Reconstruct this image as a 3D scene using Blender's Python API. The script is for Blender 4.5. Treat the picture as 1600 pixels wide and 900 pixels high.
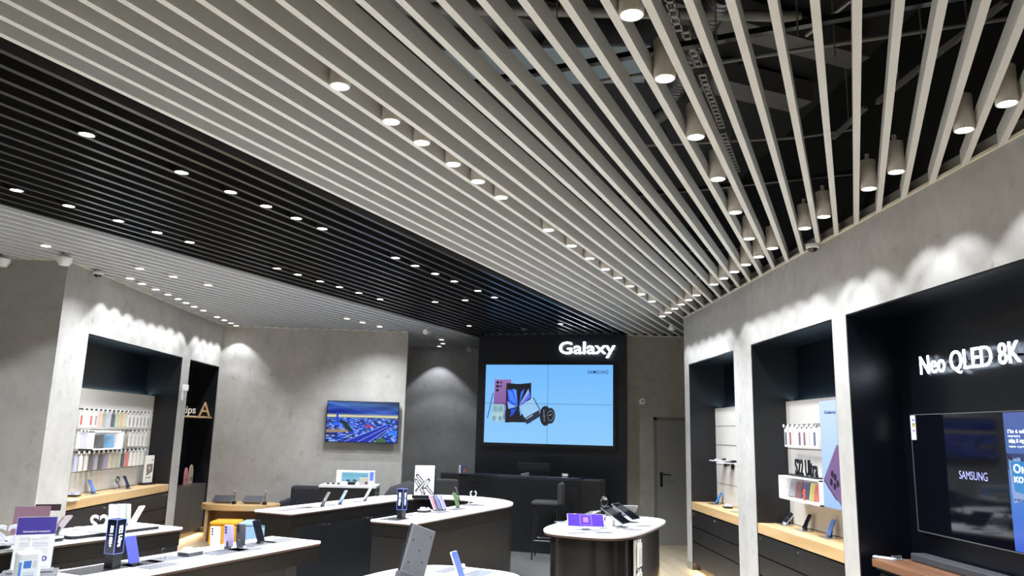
import bpy, math, random
import numpy as np
from mathutils import Vector, Matrix
random.seed(7)
for o in list(bpy.data.objects): bpy.data.objects.remove(o)
SC = bpy.context.scene
COL = SC.collection
R = math.radians

# ------------------------------------------------------------------ camera
FPX, HC = 1187.0, 1.75
CM = np.array([[0.999, -0.034, -0.042], [-0.048, -0.186, -0.981], [0.025, 0.982, -0.187]])
up = np.array([159.1, 6223.3, -FPX]); up /= np.linalg.norm(up)
fw = np.array([-58.0, -225.0, -FPX]); fw -= up * (fw @ up); fw /= np.linalg.norm(fw)
rt = np.cross(fw, up)
CM = np.array([rt, fw, up])
cam = bpy.data.cameras.new('camera'); cam.sensor_width = 36; cam.lens = FPX / 1600 * 36
cam.clip_start = 0.02; cam.clip_end = 200
co = bpy.data.objects.new('camera', cam); COL.objects.link(co)
co.matrix_world = Matrix([list(CM[0]) + [0], list(CM[1]) + [0], list(CM[2]) + [HC], [0, 0, 0, 1]])
SC.camera = co
# ------------------------------------------------------------------ world, exposure
SC.view_settings.view_transform = 'Standard'; SC.view_settings.look = 'None'
SC.view_settings.gamma = 1; SC.view_settings.use_curve_mapping = False
SC.view_settings.exposure = 0.12
W = bpy.data.worlds.new('world'); SC.world = W; W.use_nodes = True
W.node_tree.nodes['Background'].inputs[0].default_value = (0.75, 0.85, 1, 1)
W.node_tree.nodes['Background'].inputs[1].default_value = 0.02
WALL_W = 36.0        # watts of the downlights beside the walls
ROOM_W = 138.0       # watts of the downlights over the shop floor
LAMP_COL = (0.93, 0.955, 1.0)

# ------------------------------------------------------------------ pixel -> place helpers
def ray(x, y): return CM @ np.array([x - 800.0, 450.0 - y, -FPX])
O = np.array([0, 0, HC])
def onz(x, y, z): d = ray(x, y); return O + d * ((z - HC) / d[2])
def onx(x, y, X): d = ray(x, y); return O + d * (X / d[0])
def ony(x, y, Y): d = ray(x, y); return O + d * (Y / d[1])
# direction the slats run, and across them
SD = Vector((0.4487, 0.8937, 0)); SN = Vector((0.8937, -0.4487, 0))
def sv(s, v, z=0): return Vector((SD.x * s + SN.x * v, SD.y * s + SN.y * v, z))
SLAT_YAW = math.atan2(-SD.x, SD.y)

# ------------------------------------------------------------------ mesh helpers
class MB:
    def __init__(s): s.v = []; s.f = []
    def add(s, vs, fs, M=None):
        n = len(s.v)
        for p in vs:
            p = Vector(p)
            if M is not None: p = M @ p
            s.v.append(tuple(p))
        s.f += [tuple(i + n for i in f) for f in fs]
        return s
    def box(s, x0, x1, y0, y1, z0, z1, M=None):
        vs = [(x, y, z) for z in (z0, z1) for y in (y0, y1) for x in (x0, x1)]
        return s.add(vs, [(0, 2, 3, 1), (4, 5, 7, 6), (0, 1, 5, 4), (2, 6, 7, 3), (0, 4, 6, 2), (1, 3, 7, 5)], M)
    def cyl(s, c, r, h, seg=20, r2=None, M=None):
        r2 = r if r2 is None else r2
        vs = []
        for k, (rr, z) in enumerate(((r, 0), (r2, h))):
            for i in range(seg):
                a = 2 * math.pi * i / seg
                vs.append((c[0] + rr * math.cos(a), c[1] + rr * math.sin(a), c[2] + z))
        fs = [(i, (i + 1) % seg, seg + (i + 1) % seg, seg + i) for i in range(seg)]
        fs += [tuple(reversed(range(seg))), tuple(range(seg, 2 * seg))]
        return s.add(vs, fs, M)
    def lathe(s, prof, seg=24, M=None):
        vs = []; n = len(prof)
        for i in range(seg):
            a = 2 * math.pi * i / seg
            for r, z in prof: vs.append((r * math.cos(a), r * math.sin(a), z))
        fs = [(i * n + k, ((i + 1) % seg) * n + k, ((i + 1) % seg) * n + k + 1, i * n + k + 1) for i in range(seg) for k in range(n - 1)]
        return s.add(vs, fs, M)
    def prism(s, poly, z0, z1, M=None, inset=0):
        n = len(poly)
        a = sum(poly[i][0] * poly[(i + 1) % n][1] - poly[(i + 1) % n][0] * poly[i][1] for i in range(n))
        if a < 0: poly = list(reversed(poly))
        vs = [(p[0], p[1], z0) for p in poly] + [(p[0], p[1], z1) for p in poly]
        fs = [(i, (i + 1) % n, n + (i + 1) % n, n + i) for i in range(n)]
        fs += [tuple(reversed(range(n))), tuple(range(n, 2 * n))]
        return s.add(vs, fs, M)
    def tube(s, pts, r, seg=8, closed=False, M=None):
        pts = [Vector(p) for p in pts]; n = len(pts); vs = []; 
        ref = Vector((0.13, 0.21, 0.97))
        for i, p in enumerate(pts):
            if closed: t = pts[(i + 1) % n] - pts[i - 1]
            else: t = pts[min(i + 1, n - 1)] - pts[max(i - 1, 0)]
            t.normalize()
            a = t.cross(ref if abs(t.dot(ref)) < 0.95 else Vector((1, 0, 0))).normalized(); b = t.cross(a)
            for k in range(seg):
                w = 2 * math.pi * k / seg
                vs.append(p + a * (r * math.cos(w)) + b * (r * math.sin(w)))
        fs = []
        for i in range(n if closed else n - 1):
            j = (i + 1) % n
            for k in range(seg):
                fs.append((i * seg + k, j * seg + k, j * seg + (k + 1) % seg, i * seg + (k + 1) % seg))
        if not closed:
            fs += [tuple(range(seg)), tuple(reversed(range((n - 1) * seg, n * seg)))]
        return s.add(vs, fs, M)
    def build(s, name, mat, parent=None, smooth=False, bevel=0, loc=None, rotz=0):
        me = bpy.data.meshes.new(name); me.from_pydata(s.v, [], s.f); me.update()
        me.materials.append(mat)
        if smooth:
            me.polygons.foreach_set('use_smooth', [True] * len(me.polygons))
            try: me.set_sharp_from_angle(angle=R(40))
            except Exception: pass
        o = bpy.data.objects.new(name, me); COL.objects.link(o)
        if parent is not None: o.parent = parent
        if loc is not None: o.location = loc
        o.rotation_euler = (0, 0, rotz)
        if bevel:
            b = o.modifiers.new('bevel', 'BEVEL'); b.width = bevel; b.segments = 2; b.limit_method = 'ANGLE'; b.angle_limit = R(40)
        return o
def tag(o, label, cat, group=None):
    o['label'] = label; o['category'] = cat
    if group: o['group'] = group
    return o
def thing(name, label, cat, loc=(0, 0, 0), rotz=0, group=None, rot=None):
    o = bpy.data.objects.new(name, None); COL.objects.link(o); o.empty_display_size = 0.05
    o.location = loc; o.rotation_euler = rot if rot is not None else (0, 0, rotz)
    return tag(o, label, cat, group)
def struct(name, mb, mat, **k):
    o = mb.build(name, mat, **k); o['kind'] = 'structure'; return o
def dup(root, loc, rotz=None, label=None, group=None):
    r = root.copy(); COL.objects.link(r); r.location = loc
    if rotz is not None: r.rotation_euler = (0, 0, rotz)
    if label: r['label'] = label
    if group: r['group'] = group
    for ch in list(root.children):
        c = ch.copy(); COL.objects.link(c); c.parent = r
        for g in list(ch.children):
            d = g.copy(); COL.objects.link(d); d.parent = c
    return r
def rrect(w, h, r, n=5, cx=0, cy=0):
    out = []
    for qx, qy, a0 in ((1, 1, 0), (-1, 1, 90), (-1, -1, 180), (1, -1, 270)):
        for i in range(n + 1):
            a = R(a0 + 90 * i / n)
            out.append((cx + qx * (w / 2 - r) + r * math.cos(a), cy + qy * (h / 2 - r) + r * math.sin(a)))
    return out

# ------------------------------------------------------------------ materials
def lin(c):
    return tuple(((v / 255) / 12.92 if v / 255 <= 0.04045 else ((v / 255 + 0.055) / 1.055) ** 2.4) for v in c)
MATS = {}
def mat(name, rgb, rough=0.5, metal=0, emit=0, noise=0.06, scale=30, spec=0.5, trans=0, coat=0):
    if name in MATS: return MATS[name]
    m = bpy.data.materials.new(name); m.use_nodes = True; nt = m.node_tree; b = nt.nodes['Principled BSDF']
    c = lin(rgb)
    tc = nt.nodes.new('ShaderNodeTexCoord'); nz = nt.nodes.new('ShaderNodeTexNoise'); nz.inputs['Scale'].default_value = scale
    nz.inputs['Detail'].default_value = 3
    mp = nt.nodes.new('ShaderNodeMapRange'); mp.inputs['To Min'].default_value = 1 - noise; mp.inputs['To Max'].default_value = 1 + noise
    mx = nt.nodes.new('ShaderNodeVectorMath'); mx.operation = 'SCALE'; mx.inputs[0].default_value = c
    nt.links.new(tc.outputs['Object'], nz.inputs['Vector']); nt.links.new(nz.outputs['Fac'], mp.inputs['Value'])
    nt.links.new(mp.outputs['Result'], mx.inputs['Scale']); nt.links.new(mx.outputs['Vector'], b.inputs['Base Color'])
    b.inputs['Roughness'].default_value = rough; b.inputs['Metallic'].default_value = metal
    b.inputs['Specular IOR Level'].default_value = spec
    b.inputs['Transmission Weight'].default_value = trans
    b.inputs['Coat Weight'].default_value = coat
    if emit:
        b.inputs['Emission Color'].default_value = (*c, 1); b.inputs['Emission Strength'].default_value = emit
    MATS[name] = m; return m
def concrete(name, rgb, k=0.16):
    m = bpy.data.materials.new(name); m.use_nodes = True; nt = m.node_tree; b = nt.nodes['Principled BSDF']; c = lin(rgb)
    N = nt.nodes.new; L = nt.links.new
    geo = N('ShaderNodeNewGeometry')
    mp = N('ShaderNodeMapping'); mp.inputs['Scale'].default_value = (1, 1, 0.8)
    L(geo.outputs['Position'], mp.inputs['Vector'])
    n1 = N('ShaderNodeTexNoise'); n1.inputs['Scale'].default_value = 3.2; n1.inputs['Detail'].default_value = 6; n1.inputs['Roughness'].default_value = .65
    n2 = N('ShaderNodeTexNoise'); n2.inputs['Scale'].default_value = 11; n2.inputs['Detail'].default_value = 8; n2.inputs['Roughness'].default_value = .7
    n3 = N('ShaderNodeTexNoise'); n3.inputs['Scale'].default_value = 8; n3.inputs['Detail'].default_value = 9; n3.inputs['Roughness'].default_value = .62
    for n in (n1, n2, n3): L(mp.outputs['Vector'], n.inputs['Vector'])
    r3 = N('ShaderNodeMapRange'); r3.inputs['From Min'].default_value = .60; r3.inputs['From Max'].default_value = .72; r3.inputs['To Min'].default_value = 1; r3.inputs['To Max'].default_value = 1 - k * 1.6
    L(n3.outputs['Fac'], r3.inputs['Value'])
    r1 = N('ShaderNodeMapRange'); r1.inputs['From Min'].default_value = .3; r1.inputs['From Max'].default_value = .7; r1.inputs['To Min'].default_value = 1 - k * .8; r1.inputs['To Max'].default_value = 1 + k * .5
    r2 = N('ShaderNodeMapRange'); r2.inputs['From Min'].default_value = .3; r2.inputs['From Max'].default_value = .7; r2.inputs['To Min'].default_value = 1 - k * .5; r2.inputs['To Max'].default_value = 1 + k * .4
    L(n1.outputs['Fac'], r1.inputs['Value']); L(n2.outputs['Fac'], r2.inputs['Value'])
    a = N('ShaderNodeMath'); a.operation = 'MULTIPLY'; L(r1.outputs[0], a.inputs[0]); L(r2.outputs[0], a.inputs[1])
    a2 = N('ShaderNodeMath'); a2.operation = 'MULTIPLY'; L(a.outputs[0], a2.inputs[0]); L(r3.outputs[0], a2.inputs[1])
    s = N('ShaderNodeVectorMath'); s.operation = 'SCALE'; s.inputs[0].default_value = c; L(a2.outputs[0], s.inputs['Scale'])
    L(s.outputs[0], b.inputs['Base Color']); b.inputs['Roughness'].default_value = .75; b.inputs['Specular IOR Level'].default_value = .3
    bp = N('ShaderNodeBump'); bp.inputs['Strength'].default_value = .06; bp.inputs['Distance'].default_value = .01
    L(n2.outputs['Fac'], bp.inputs['Height']); L(bp.outputs[0], b.inputs['Normal'])
    return m
def wood(name, rgb, rgb2, axis='Y', scale=9, rough=.45, planks=False):
    m = bpy.data.materials.new(name); m.use_nodes = True; nt = m.node_tree; b = nt.nodes['Principled BSDF']
    N = nt.nodes.new; L = nt.links.new
    geo = N('ShaderNodeNewGeometry'); mp = N('ShaderNodeMapping')
    sc = {'X': (.12, 1, 1), 'Y': (1, .12, 1), 'Z': (1, 1, .12)}[axis]; mp.inputs['Scale'].default_value = sc
    L(geo.outputs['Position'], mp.inputs['Vector'])
    n1 = N('ShaderNodeTexNoise'); n1.inputs['Scale'].default_value = scale; n1.inputs['Detail'].default_value = 7; n1.inputs['Distortion'].default_value = .6
    L(mp.outputs[0], n1.inputs['Vector'])
    cr = N('ShaderNodeValToRGB'); cr.color_ramp.elements[0].position = .35; cr.color_ramp.elements[1].position = .65
    cr.color_ramp.elements[0].color = (*lin(rgb2), 1); cr.color_ramp.elements[1].color = (*lin(rgb), 1)
    L(n1.outputs['Fac'], cr.inputs[0]); out = cr.outputs[0]
    if planks:
        bk = N('ShaderNodeTexBrick'); bk.inputs['Scale'].default_value = 1; bk.inputs['Brick Width'].default_value = 1.2; bk.inputs['Row Height'].default_value = .2 if planks is True else planks
        bk.inputs['Mortar Size'].default_value = .003; bk.inputs['Color1'].default_value = (1, 1, 1, 1); bk.inputs['Color2'].default_value = (.9, .9, .9, 1); bk.inputs['Mortar'].default_value = (.6, .6, .6, 1)
        rm = N('ShaderNodeMapping'); rm.inputs['Rotation'].default_value = (0, 0, R(90)); L(geo.outputs['Position'], rm.inputs['Vector']); L(rm.outputs[0], bk.inputs['Vector'])
        mx = N('ShaderNodeMixRGB'); mx.blend_type = 'MULTIPLY'; mx.inputs[0].default_value = 1; L(out, mx.inputs[1]); L(bk.outputs['Color'], mx.inputs[2]); out = mx.outputs[0]
    L(out, b.inputs['Base Color']); b.inputs['Roughness'].default_value = rough
    return m
def glass(name, rgb=(245, 250, 255), rough=.05):
    return mat(name, rgb, rough, trans=.85, noise=.01)
CONC = concrete('concrete_plaster', (172, 171, 168))
CONCD = concrete('concrete_plaster_taupe', (176, 175, 171))
FLOORM = wood('floor_planks_beige', (166, 155, 132), (152, 141, 118), 'Y', 6, .5, True)
FLOORG = wood('floor_tiles_grey', (78, 80, 78), (70, 72, 70), 'Y', 3, .45, .6)
OAK = wood('oak', (198, 168, 124), (182, 150, 106), 'Y', 8)
OAKX = wood('oak_desk', (186, 156, 112), (172, 140, 96), 'X', 8)
WALNUT = wood('walnut', (120, 84, 60), (98, 66, 46), 'Y', 8)
SLATW = mat('slat_off_white', (211, 212, 211), .5, noise=.02)
SLATB = mat('slat_black', (32, 32, 33), .28, noise=.03, spec=.9)
SLATC = mat('slat_light_grey', (200, 204, 208), .45, noise=.02)
TRIMM = mat('trim_cream', (226, 220, 205), .5, noise=.02)
WHITE = mat('white_solid_surface', (206, 208, 212), .3, noise=.015)
WPANEL = mat('white_panel', (204, 202, 197), .55, noise=.02)
WPLAST = mat('white_plastic', (238, 238, 240), .35, noise=.01)
BLACKM = mat('black_laminate', (20, 21, 24), .35, noise=.08)
BLACKS = mat('black_satin', (20, 22, 27), .28, noise=.05)
NAVY = mat('dark_blue_black_panel', (6, 10, 19), .32, noise=.05)
NICHE = mat('niche_black', (7, 13, 22), .3, noise=.05)
NICHES = mat('niche_side_black', (18, 20, 25), .4, noise=.05)
DRAW = mat('drawer_black', (31, 31, 32), .38, noise=.06)
BRONZE = mat('bronze_black_sheet', (27, 26, 25), .3, noise=.06, metal=.3)
GREYP = mat('grey_acrylic_plate', (112, 114, 120), .15, noise=.03)
DGREY = mat('dark_grey', (70, 72, 78), .4)
MGREY = mat('mid_grey_metal', (120, 121, 124), .35, metal=.5)
CHROME = mat('chrome', (215, 215, 218), .2, metal=1)
CLEAR = glass('clear_acrylic')
SCRDARK = mat('screen_black', (8, 10, 16), .06, noise=0, spec=.7)
FABD = mat('dark_charcoal_fabric', (38, 39, 46), .9, scale=200, noise=.2)
FABG = mat('grey_stool_fabric', (36, 36, 37), .9, scale=200, noise=.2)
LENS = mat('lamp_lens', (255, 250, 244), .3, emit=14, noise=0)
LAMPB = mat('lamp_white_enamel', (214, 208, 200), .45, noise=.02)
SIGNW = mat('sign_lit_white', (235, 245, 255), .3, emit=6, noise=0)

# ------------------------------------------------------------------ painted (per face) pictures for screens and prints
def srgb2lin(a):
    a = np.asarray(a, float) / 255
    return np.where(a <= 0.04045, a / 12.92, ((a + 0.055) / 1.055) ** 2.4)
class Canvas:
    def __init__(s, w, h, bg): s.w = w; s.h = h; s.a = np.zeros((h, w, 3)); s.a[:] = bg; s.Y, s.X = np.mgrid[0:h, 0:w]; s.X = (s.X + .5) / w; s.Y = (s.Y + .5) / h
    def poly(s, pts, c):
        ins = np.zeros(s.X.shape, bool); n = len(pts)
        for i in range(n):
            x1, y1 = pts[i]; x2, y2 = pts[(i + 1) % n]
            if y1 == y2: continue
            cond = ((y1 > s.Y) != (y2 > s.Y)) & (s.X < (x2 - x1) * (s.Y - y1) / (y2 - y1) + x1)
            ins ^= cond
        s.a[ins] = c if not callable(c) else c(s.X, s.Y)[ins]
    def ell(s, cx, cy, rx, ry, c, rot=0):
        dx = (s.X - cx) ; dy = (s.Y - cy)
        ca, sa = math.cos(rot), math.sin(rot)
        asp = s.h / s.w
        u = (dx * ca + dy * asp * sa); v = (-dx * sa + dy * asp * ca)
        s.a[(u / rx) ** 2 + (v / (ry * asp)) ** 2 < 1] = c
    def line(s, x1, y1, x2, y2, w, c):
        asp = s.h / s.w; dx, dy = x2 - x1, (y2 - y1) * asp; L = math.hypot(dx, dy)
        t = np.clip(((s.X - x1) * dx + (s.Y - y1) * asp * dy) / L / L, 0, 1)
        d = np.hypot(s.X - x1 - t * dx, (s.Y - y1) * asp - t * dy); s.a[d < w / 2] = c
def pic(name, cv, w, h, parent, M, emit=0, rough=.4, x0=0., x1=1., y0=0., y1=1.):
    """flat picture of w x h in local XZ (facing -Y), origin at its lower left, one colour per face"""
    i0, i1 = int(round(x0 * cv.w)), int(round(x1 * cv.w)); j0, j1 = int(round(y0 * cv.h)), int(round(y1 * cv.h))
    nx, ny = i1 - i0, j1 - j0; A = srgb2lin(cv.a[j0:j1, i0:i1])
    xs = np.linspace(x0, x1, nx + 1) * w; zs = (1 - np.linspace(y0, y1, ny + 1)) * h
    V = [tuple(M @ Vector((x, 0, z))) for z in zs for x in xs]
    F = [(j * (nx + 1) + i, (j + 1) * (nx + 1) + i, (j + 1) * (nx + 1) + i + 1, j * (nx + 1) + i + 1) for j in range(ny) for i in range(nx)]
    me = bpy.data.meshes.new(name); me.from_pydata(V, [], F)
    at = me.color_attributes.new('col', 'FLOAT_COLOR', 'CORNER')
    c = np.ones((ny * nx, 4, 4)); c[:, :, :3] = A.reshape(-1, 1, 3); at.data.foreach_set('color', c.ravel())
    key = 'pic_%s_%s' % (emit, rough)
    if key not in MATS:
        m = bpy.data.materials.new('picture'); m.use_nodes = True; nt = m.node_tree; b = nt.nodes['Principled BSDF']
        ca = nt.nodes.new('ShaderNodeVertexColor'); ca.layer_name = 'col'
        b.inputs['Roughness'].default_value = rough
        if emit:
            nt.links.new(ca.outputs[0], b.inputs['Emission Color']); b.inputs['Emission Strength'].default_value = emit
            b.inputs['Base Color'].default_value = (.01, .01, .01, 1)
        else: nt.links.new(ca.outputs[0], b.inputs['Base Color'])
        MATS[key] = m
    me.materials.append(MATS[key])
    o = bpy.data.objects.new(name, me); COL.objects.link(o)
    if parent is not None: o.parent = parent
    return o
def text_mb(s, w, h, depth=.01, bold=0.0, spacing=1.0):
    """text as mesh fitted to w x h in local XZ facing -Y, origin lower left"""
    cu = bpy.data.curves.new('t', 'FONT'); cu.body = s; cu.size = 1; cu.extrude = .5; cu.offset = bold; cu.space_character = spacing
    cu.resolution_u = 4
    ob = bpy.data.objects.new('t', cu); COL.objects.link(ob)
    dg = bpy.context.evaluated_depsgraph_get(); dg.update()
    me = bpy.data.meshes.new_from_object(ob.evaluated_get(dg))
    V = np.array([v.co[:] for v in me.vertices]); F = [tuple(p.vertices) for p in me.polygons]
    bpy.data.objects.remove(ob); bpy.data.curves.remove(cu); bpy.data.meshes.remove(me)
    mn = V.min(0); mx = V.max(0); sc = (mx - mn); sc[sc == 0] = 1
    V = (V - mn) / sc
    mb = MB(); mb.add([(v[0] * w, -v[2] * depth, v[1] * h) for v in V], F); return mb
def tf(mb, M):
    mb.v = [tuple(M @ Vector(p)) for p in mb.v]; return mb
def T(x, y, z): return Matrix.Translation((x, y, z))
def RZ(a): return Matrix.Rotation(a, 4, 'Z')
def RX(a): return Matrix.Rotation(a, 4, 'X')
def RY(a): return Matrix.Rotation(a, 4, 'Y')

# ================================================================== STRUCTURE
XR, XL, H = 2.986, -4.44, 3.45
DWY = 12.97
HT = 4.75
struct('floor', MB().box(-8.8, 6, -3.2, 16.2, -.1, 0), FLOORM)
struct('floor_bar_area', MB().prism([(-1.9, 8.3), (1.6, 6.4), (2.35, 12.6), (.02, 13.5), (.02, 15.8), (-1.9, 13.4)], 0, .003), FLOORG)
struct('ceiling', MB().box(-8.8, 6, -3.2, 16.2, HT, HT + .1), mat('ceiling_slab_dark', (22, 25, 31), .8))
# right wall with three openings
RT = 2.765
ropen = [(2.3, 5.995), (6.236, 8.161), (8.728, 10.624)]
mb = MB()
ys = [-3.1] + [y for a in ropen for y in a] + [10.85]
for i in range(0, len(ys), 2): mb.box(XR, XR + .62, ys[i], ys[i + 1], 0, H)
for a, b in ropen: mb.box(XR, XR + .62, a, b, RT, H)
mb.box(XR + .03, XR + .62, -3.1, 10.85, H, H + .11)
struct('wall_right', mb, CONC)
UPM = mat('wall_above_slats', (24, 26, 30), .8)
struct('wall_right_upper', MB().box(XR + .03, XR + .62, -3.1, 10.85, H + .11, HT), UPM)
struct('trim_1', MB().box(XR - .012, XR + .05, -3.1, 10.862, H, H + .022), TRIMM)
# niche linings
def lining(name, x0, x1, y0, y1, top, face, dark, sides, led=True, upper=.13):
    s = 1 if face > 0 else -1            # wall faces -x (right wall) when s = 1
    mb = MB(); t = .012
    xa, xb = sorted((x0, x1 + s * upper)); 
    mb.box(xa, xb, y0, y1, top - t, top)                                   # soffit
    xc, xd = sorted((x1 + s * upper, x1 + s * (upper + .02))); mb.box(xc, xd, y0, y1, .0, top)   # back
    struct(name, mb, dark)
    sb = MB(); sb.box(xa, xb, y0, y0 + t, 0, top - t); sb.box(xa, xb, y1 - t, y1, 0, top - t)
    struct(name + '_side', sb, sides)
lining('wall_right_niche', XR + .004, 3.36, 8.728, 10.624, RT, 1, NICHE, NICHES)
lining('wall_right_niche_middle', XR + .004, 3.36, 6.236, 8.161, RT, 1, NICHE, NICHES)
lining('wall_right_niche_front', XR + .004, 3.40, 2.3, 5.995, RT, 1, NAVY, NAVY, upper=0)
# left wall
LT = 2.745
mb = MB()
for a, b in ((8.22, 8.841), (11.694, 12.0), (13.365, 13.42)): mb.box(XL - .62, XL, a, b, 0, H)
mb.box(XL - .62, XL, 8.841, 11.694, LT, H); mb.box(XL - .62, XL, 12.0, 13.365, LT, H);
mb.box(-8.7, XL - .62, 8.22, 8.6, 0, H)
struct('wall_left', mb, CONC)
struct('wall_left_upper', MB().box(XL - .62, XL - .03, 8.25, 13.42, H, HT).box(-8.7, XL - .62, 8.25, 8.6, H, HT), UPM)
struct('trim_2', MB().box(XL - .05, XL + .012, 8.21, 13.4, H, H + .022).box(-8.7, XL, 8.205, 8.25, H, H + .022), TRIMM)
lining('wall_left_niche', XL - .004, -4.80, 8.841, 11.694, LT, -1, NICHE, NICHES)
lining('wall_left_niche_far', XL - .004, -4.85, 12.0, 13.365, LT, -1, BLACKS, BLACKS, upper=0)
# far walls
struct('wall_back_left', MB().box(-5.1, -1.23, 13.4, 13.6, 0, H), CONCD)
struct('wall_back_upper', MB().box(-4.4, -1.26, 13.43, 13.6, H, HT).box(2.35, 4.75, DWY + .03, DWY + .15, H, HT), UPM)
struct('trim_3', MB().box(XL, -1.222, 13.39, 13.44, H, H + .018), TRIMM)
struct('wall_back_niche', MB().box(-2.7, .3, 15.8, 15.95, 0, HT).box(-2.7, -2.55, 13.6, 15.8, 0, HT), concrete('concrete_plaster_grey', (172, 173, 174)))
struct('baseboard_left', MB().box(XL - .02, XL + .008, 8.22, 8.841, 0, .1).box(XL - .02, XL + .008, 11.694, 12.0, 0, .1).box(XL - .3, XL + .2, 13.388, 13.4, 0, .1).box(-3.9, -1.23, 13.388, 13.4, 0, .1), mat('skirting_taupe', (150, 142, 124), .5))
struct('baseboard_right', MB().box(XR - .008, XR + .02, 10.624, 10.858, 0, .1).box(XR, XR + .3, 10.85, 10.858, 0, .1).box(XR - .008, XR, 8.161, 8.728, 0, .1).box(XR - .008, XR, 5.995, 6.236, 0, .1), mat('skirting_grey', (140, 138, 130), .5))
# black video wall partition, slanted
GA, GB = Vector((.02, 13.52)), Vector((2.498, 12.73)); gd = (GB - GA).normalized(); gn = Vector((gd.y, -gd.x))   # gn faces the room
if gn.y > 0: gn = -gn
gyaw = math.atan2(gd.y, gd.x)
GL = (GB - GA).length
MG = T(GA.x, GA.y, 0) @ RZ(gyaw)         # local x along the panel, -y into the room
struct('wall_video', tf(MB().box(0, GL, 0, .25, 0, H), MG), mat('video_wall_cladding', (6, 11, 21), .4))
struct('wall_video_return', MB().box(.02, .12, 13.6, 15.8, 0, HT), BLACKS)
DW = 12.97
struct('wall_back_right', MB().box(2.35, 4.9, DW, DW + .15, 0, H), concrete('concrete_plaster_dim', (160, 158, 148)))
struct('wall_corridor', MB().box(4.75, 4.9, 10.85, DW, 0, HT).box(XR + .62, 4.9, 10.7, 10.85, 0, HT), CONCD)
struct('trim_4', MB().box(2.45, 4.75, DW - .01, DW + .04, H, H + .018), TRIMM)
# unseen shell behind the camera
struct('wall_front', MB().box(-8.8, 4, -3.2, -3.1, 0, HT), mat('wall_charcoal', (90, 90, 92), .7))
struct('wall_side', MB().box(-8.8, -8.7, -3.1, 8.6, 0, HT), mat('wall_charcoal', (90, 90, 92), .7))
# door in the far right wall
dl = ony(1021, 658, DW); 
d = MB().box(dl[0] + .05, 4.05, DW - .012, DW + .02, .0, 2.02)
dr = struct('door_1', d, mat('door_grey', (134, 134, 130), .5, noise=.03))
fr = MB(); fr.box(dl[0], dl[0] + .05, DW - .02, DW + .02, 0, 2.07); fr.box(dl[0], 4.1, DW - .02, DW + .02, 2.02, 2.07)
f = fr.build('door_frame', mat('door_frame_grey', (112, 112, 106), .5), dr)
hx = dl[0] + .12
hd = MB().box(hx - .022, hx + .022, DW - .022, DW - .012, .93, 1.17); hd.cyl((0, 0, 0), .011, .05, 12, M=T(hx, DW - .022, 1.13) @ RX(R(90))); hd.box(hx - .01, hx + .15, DW - .078, DW - .062, 1.12, 1.14)
hd.build('door_handle', BLACKS, dr, bevel=.002)

# ================================================================== CEILING SLATS
room = [(XR, -3.1), (XR, 10.85), (4.75, 10.85), (4.75, DW), (2.46, DW), (2.498, 12.73), (.02, 13.52), (.02, 15.8), (-2.5, 15.8), (-2.5, 13.6), (-1.23, 13.6), (-1.23, 13.4), (XL, 13.4), (XL, 8.22), (-8.7, 8.22), (-8.7, -3.1)]
def intervals(v):
    ts = []
    n = len(room)
    for i in range(n):
        a = Vector(room[i]); b = Vector(room[(i + 1) % n])
        va = a.x * SN.x + a.y * SN.y - v; vb = b.x * SN.x + b.y * SN.y - v
        if (va > 0) != (vb > 0):
            t = va / (va - vb); p = a + (b - a) * t; ts.append(p.x * SD.x + p.y * SD.y)
    ts.sort(); return [(ts[i], ts[i + 1]) for i in range(0, len(ts) - 1, 2)]
PITCH = .153
def slat_v(k): return -.054 + PITCH * k
for k in range(-65, 12):
    v = slat_v(k)
    if k >= -22: m, nm, lab, g = SLATW, 'ceiling_slat', 'long off-white slat hanging in the open ceiling', 'off-white ceiling slats'
    elif k >= -40: m, nm, lab, g = SLATB, 'ceiling_slat', 'long black slat in the dark band of the ceiling', 'black ceiling slats'
    else: m, nm, lab, g = SLATC, 'ceiling_slat', 'long pale grey slat in the ceiling beyond the black band', 'pale grey ceiling slats'
    for s0, s1 in intervals(v):
        if s1 - s0 < .25: continue
        if s0 < 0: s0 = max(s0, -3.5)
        w = .018
        # ends are cut square, a little short of the walls
        mb = MB().box(-w, w, 0, s1 - s0 - .012 + .016, 0, .10)
        o = mb.build(nm, m, loc=sv(s0, v, H + .002), rotz=SLAT_YAW); tag(o, lab, 'ceiling slat', g)

# ================================================================== DOWNLIGHTS
def lamp_proto(body):
    t = thing('downlight', 'x', 'ceiling lamp')
    mb = MB().lathe([(.0, .20), (.050, .20), (.052, .195), (.052, .004), (.050, 0), (.0445, 0), (.0435, .008), (0, .008)], 28)
    mb.build('lamp_body', body, t, smooth=True)
    MB().lathe([(0, .0055), (.043, .0055), (.043, .0065), (0, .0065)], 28).build('lens', LENS, t)
    MB().cyl((0, 0, .20), .014, .05, 10).build('stem', WPLAST, t)
    return t
LP = lamp_proto(LAMPB); first = [True]
LPK = lamp_proto(mat('lamp_black_enamel', (16, 16, 18), .5)); firstk = [True]
def beam(w):
    l = bpy.data.lights.new('downlight_beam', 'SPOT'); l.energy = w; l.color = LAMP_COL; l.spot_size = R(90); l.spot_blend = .32; l.shadow_soft_size = .016; return l
SPW, SPR = beam(WALL_W), beam(ROOM_W)
SPR.spot_size = R(132); SPR.spot_blend = 1.0
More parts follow.
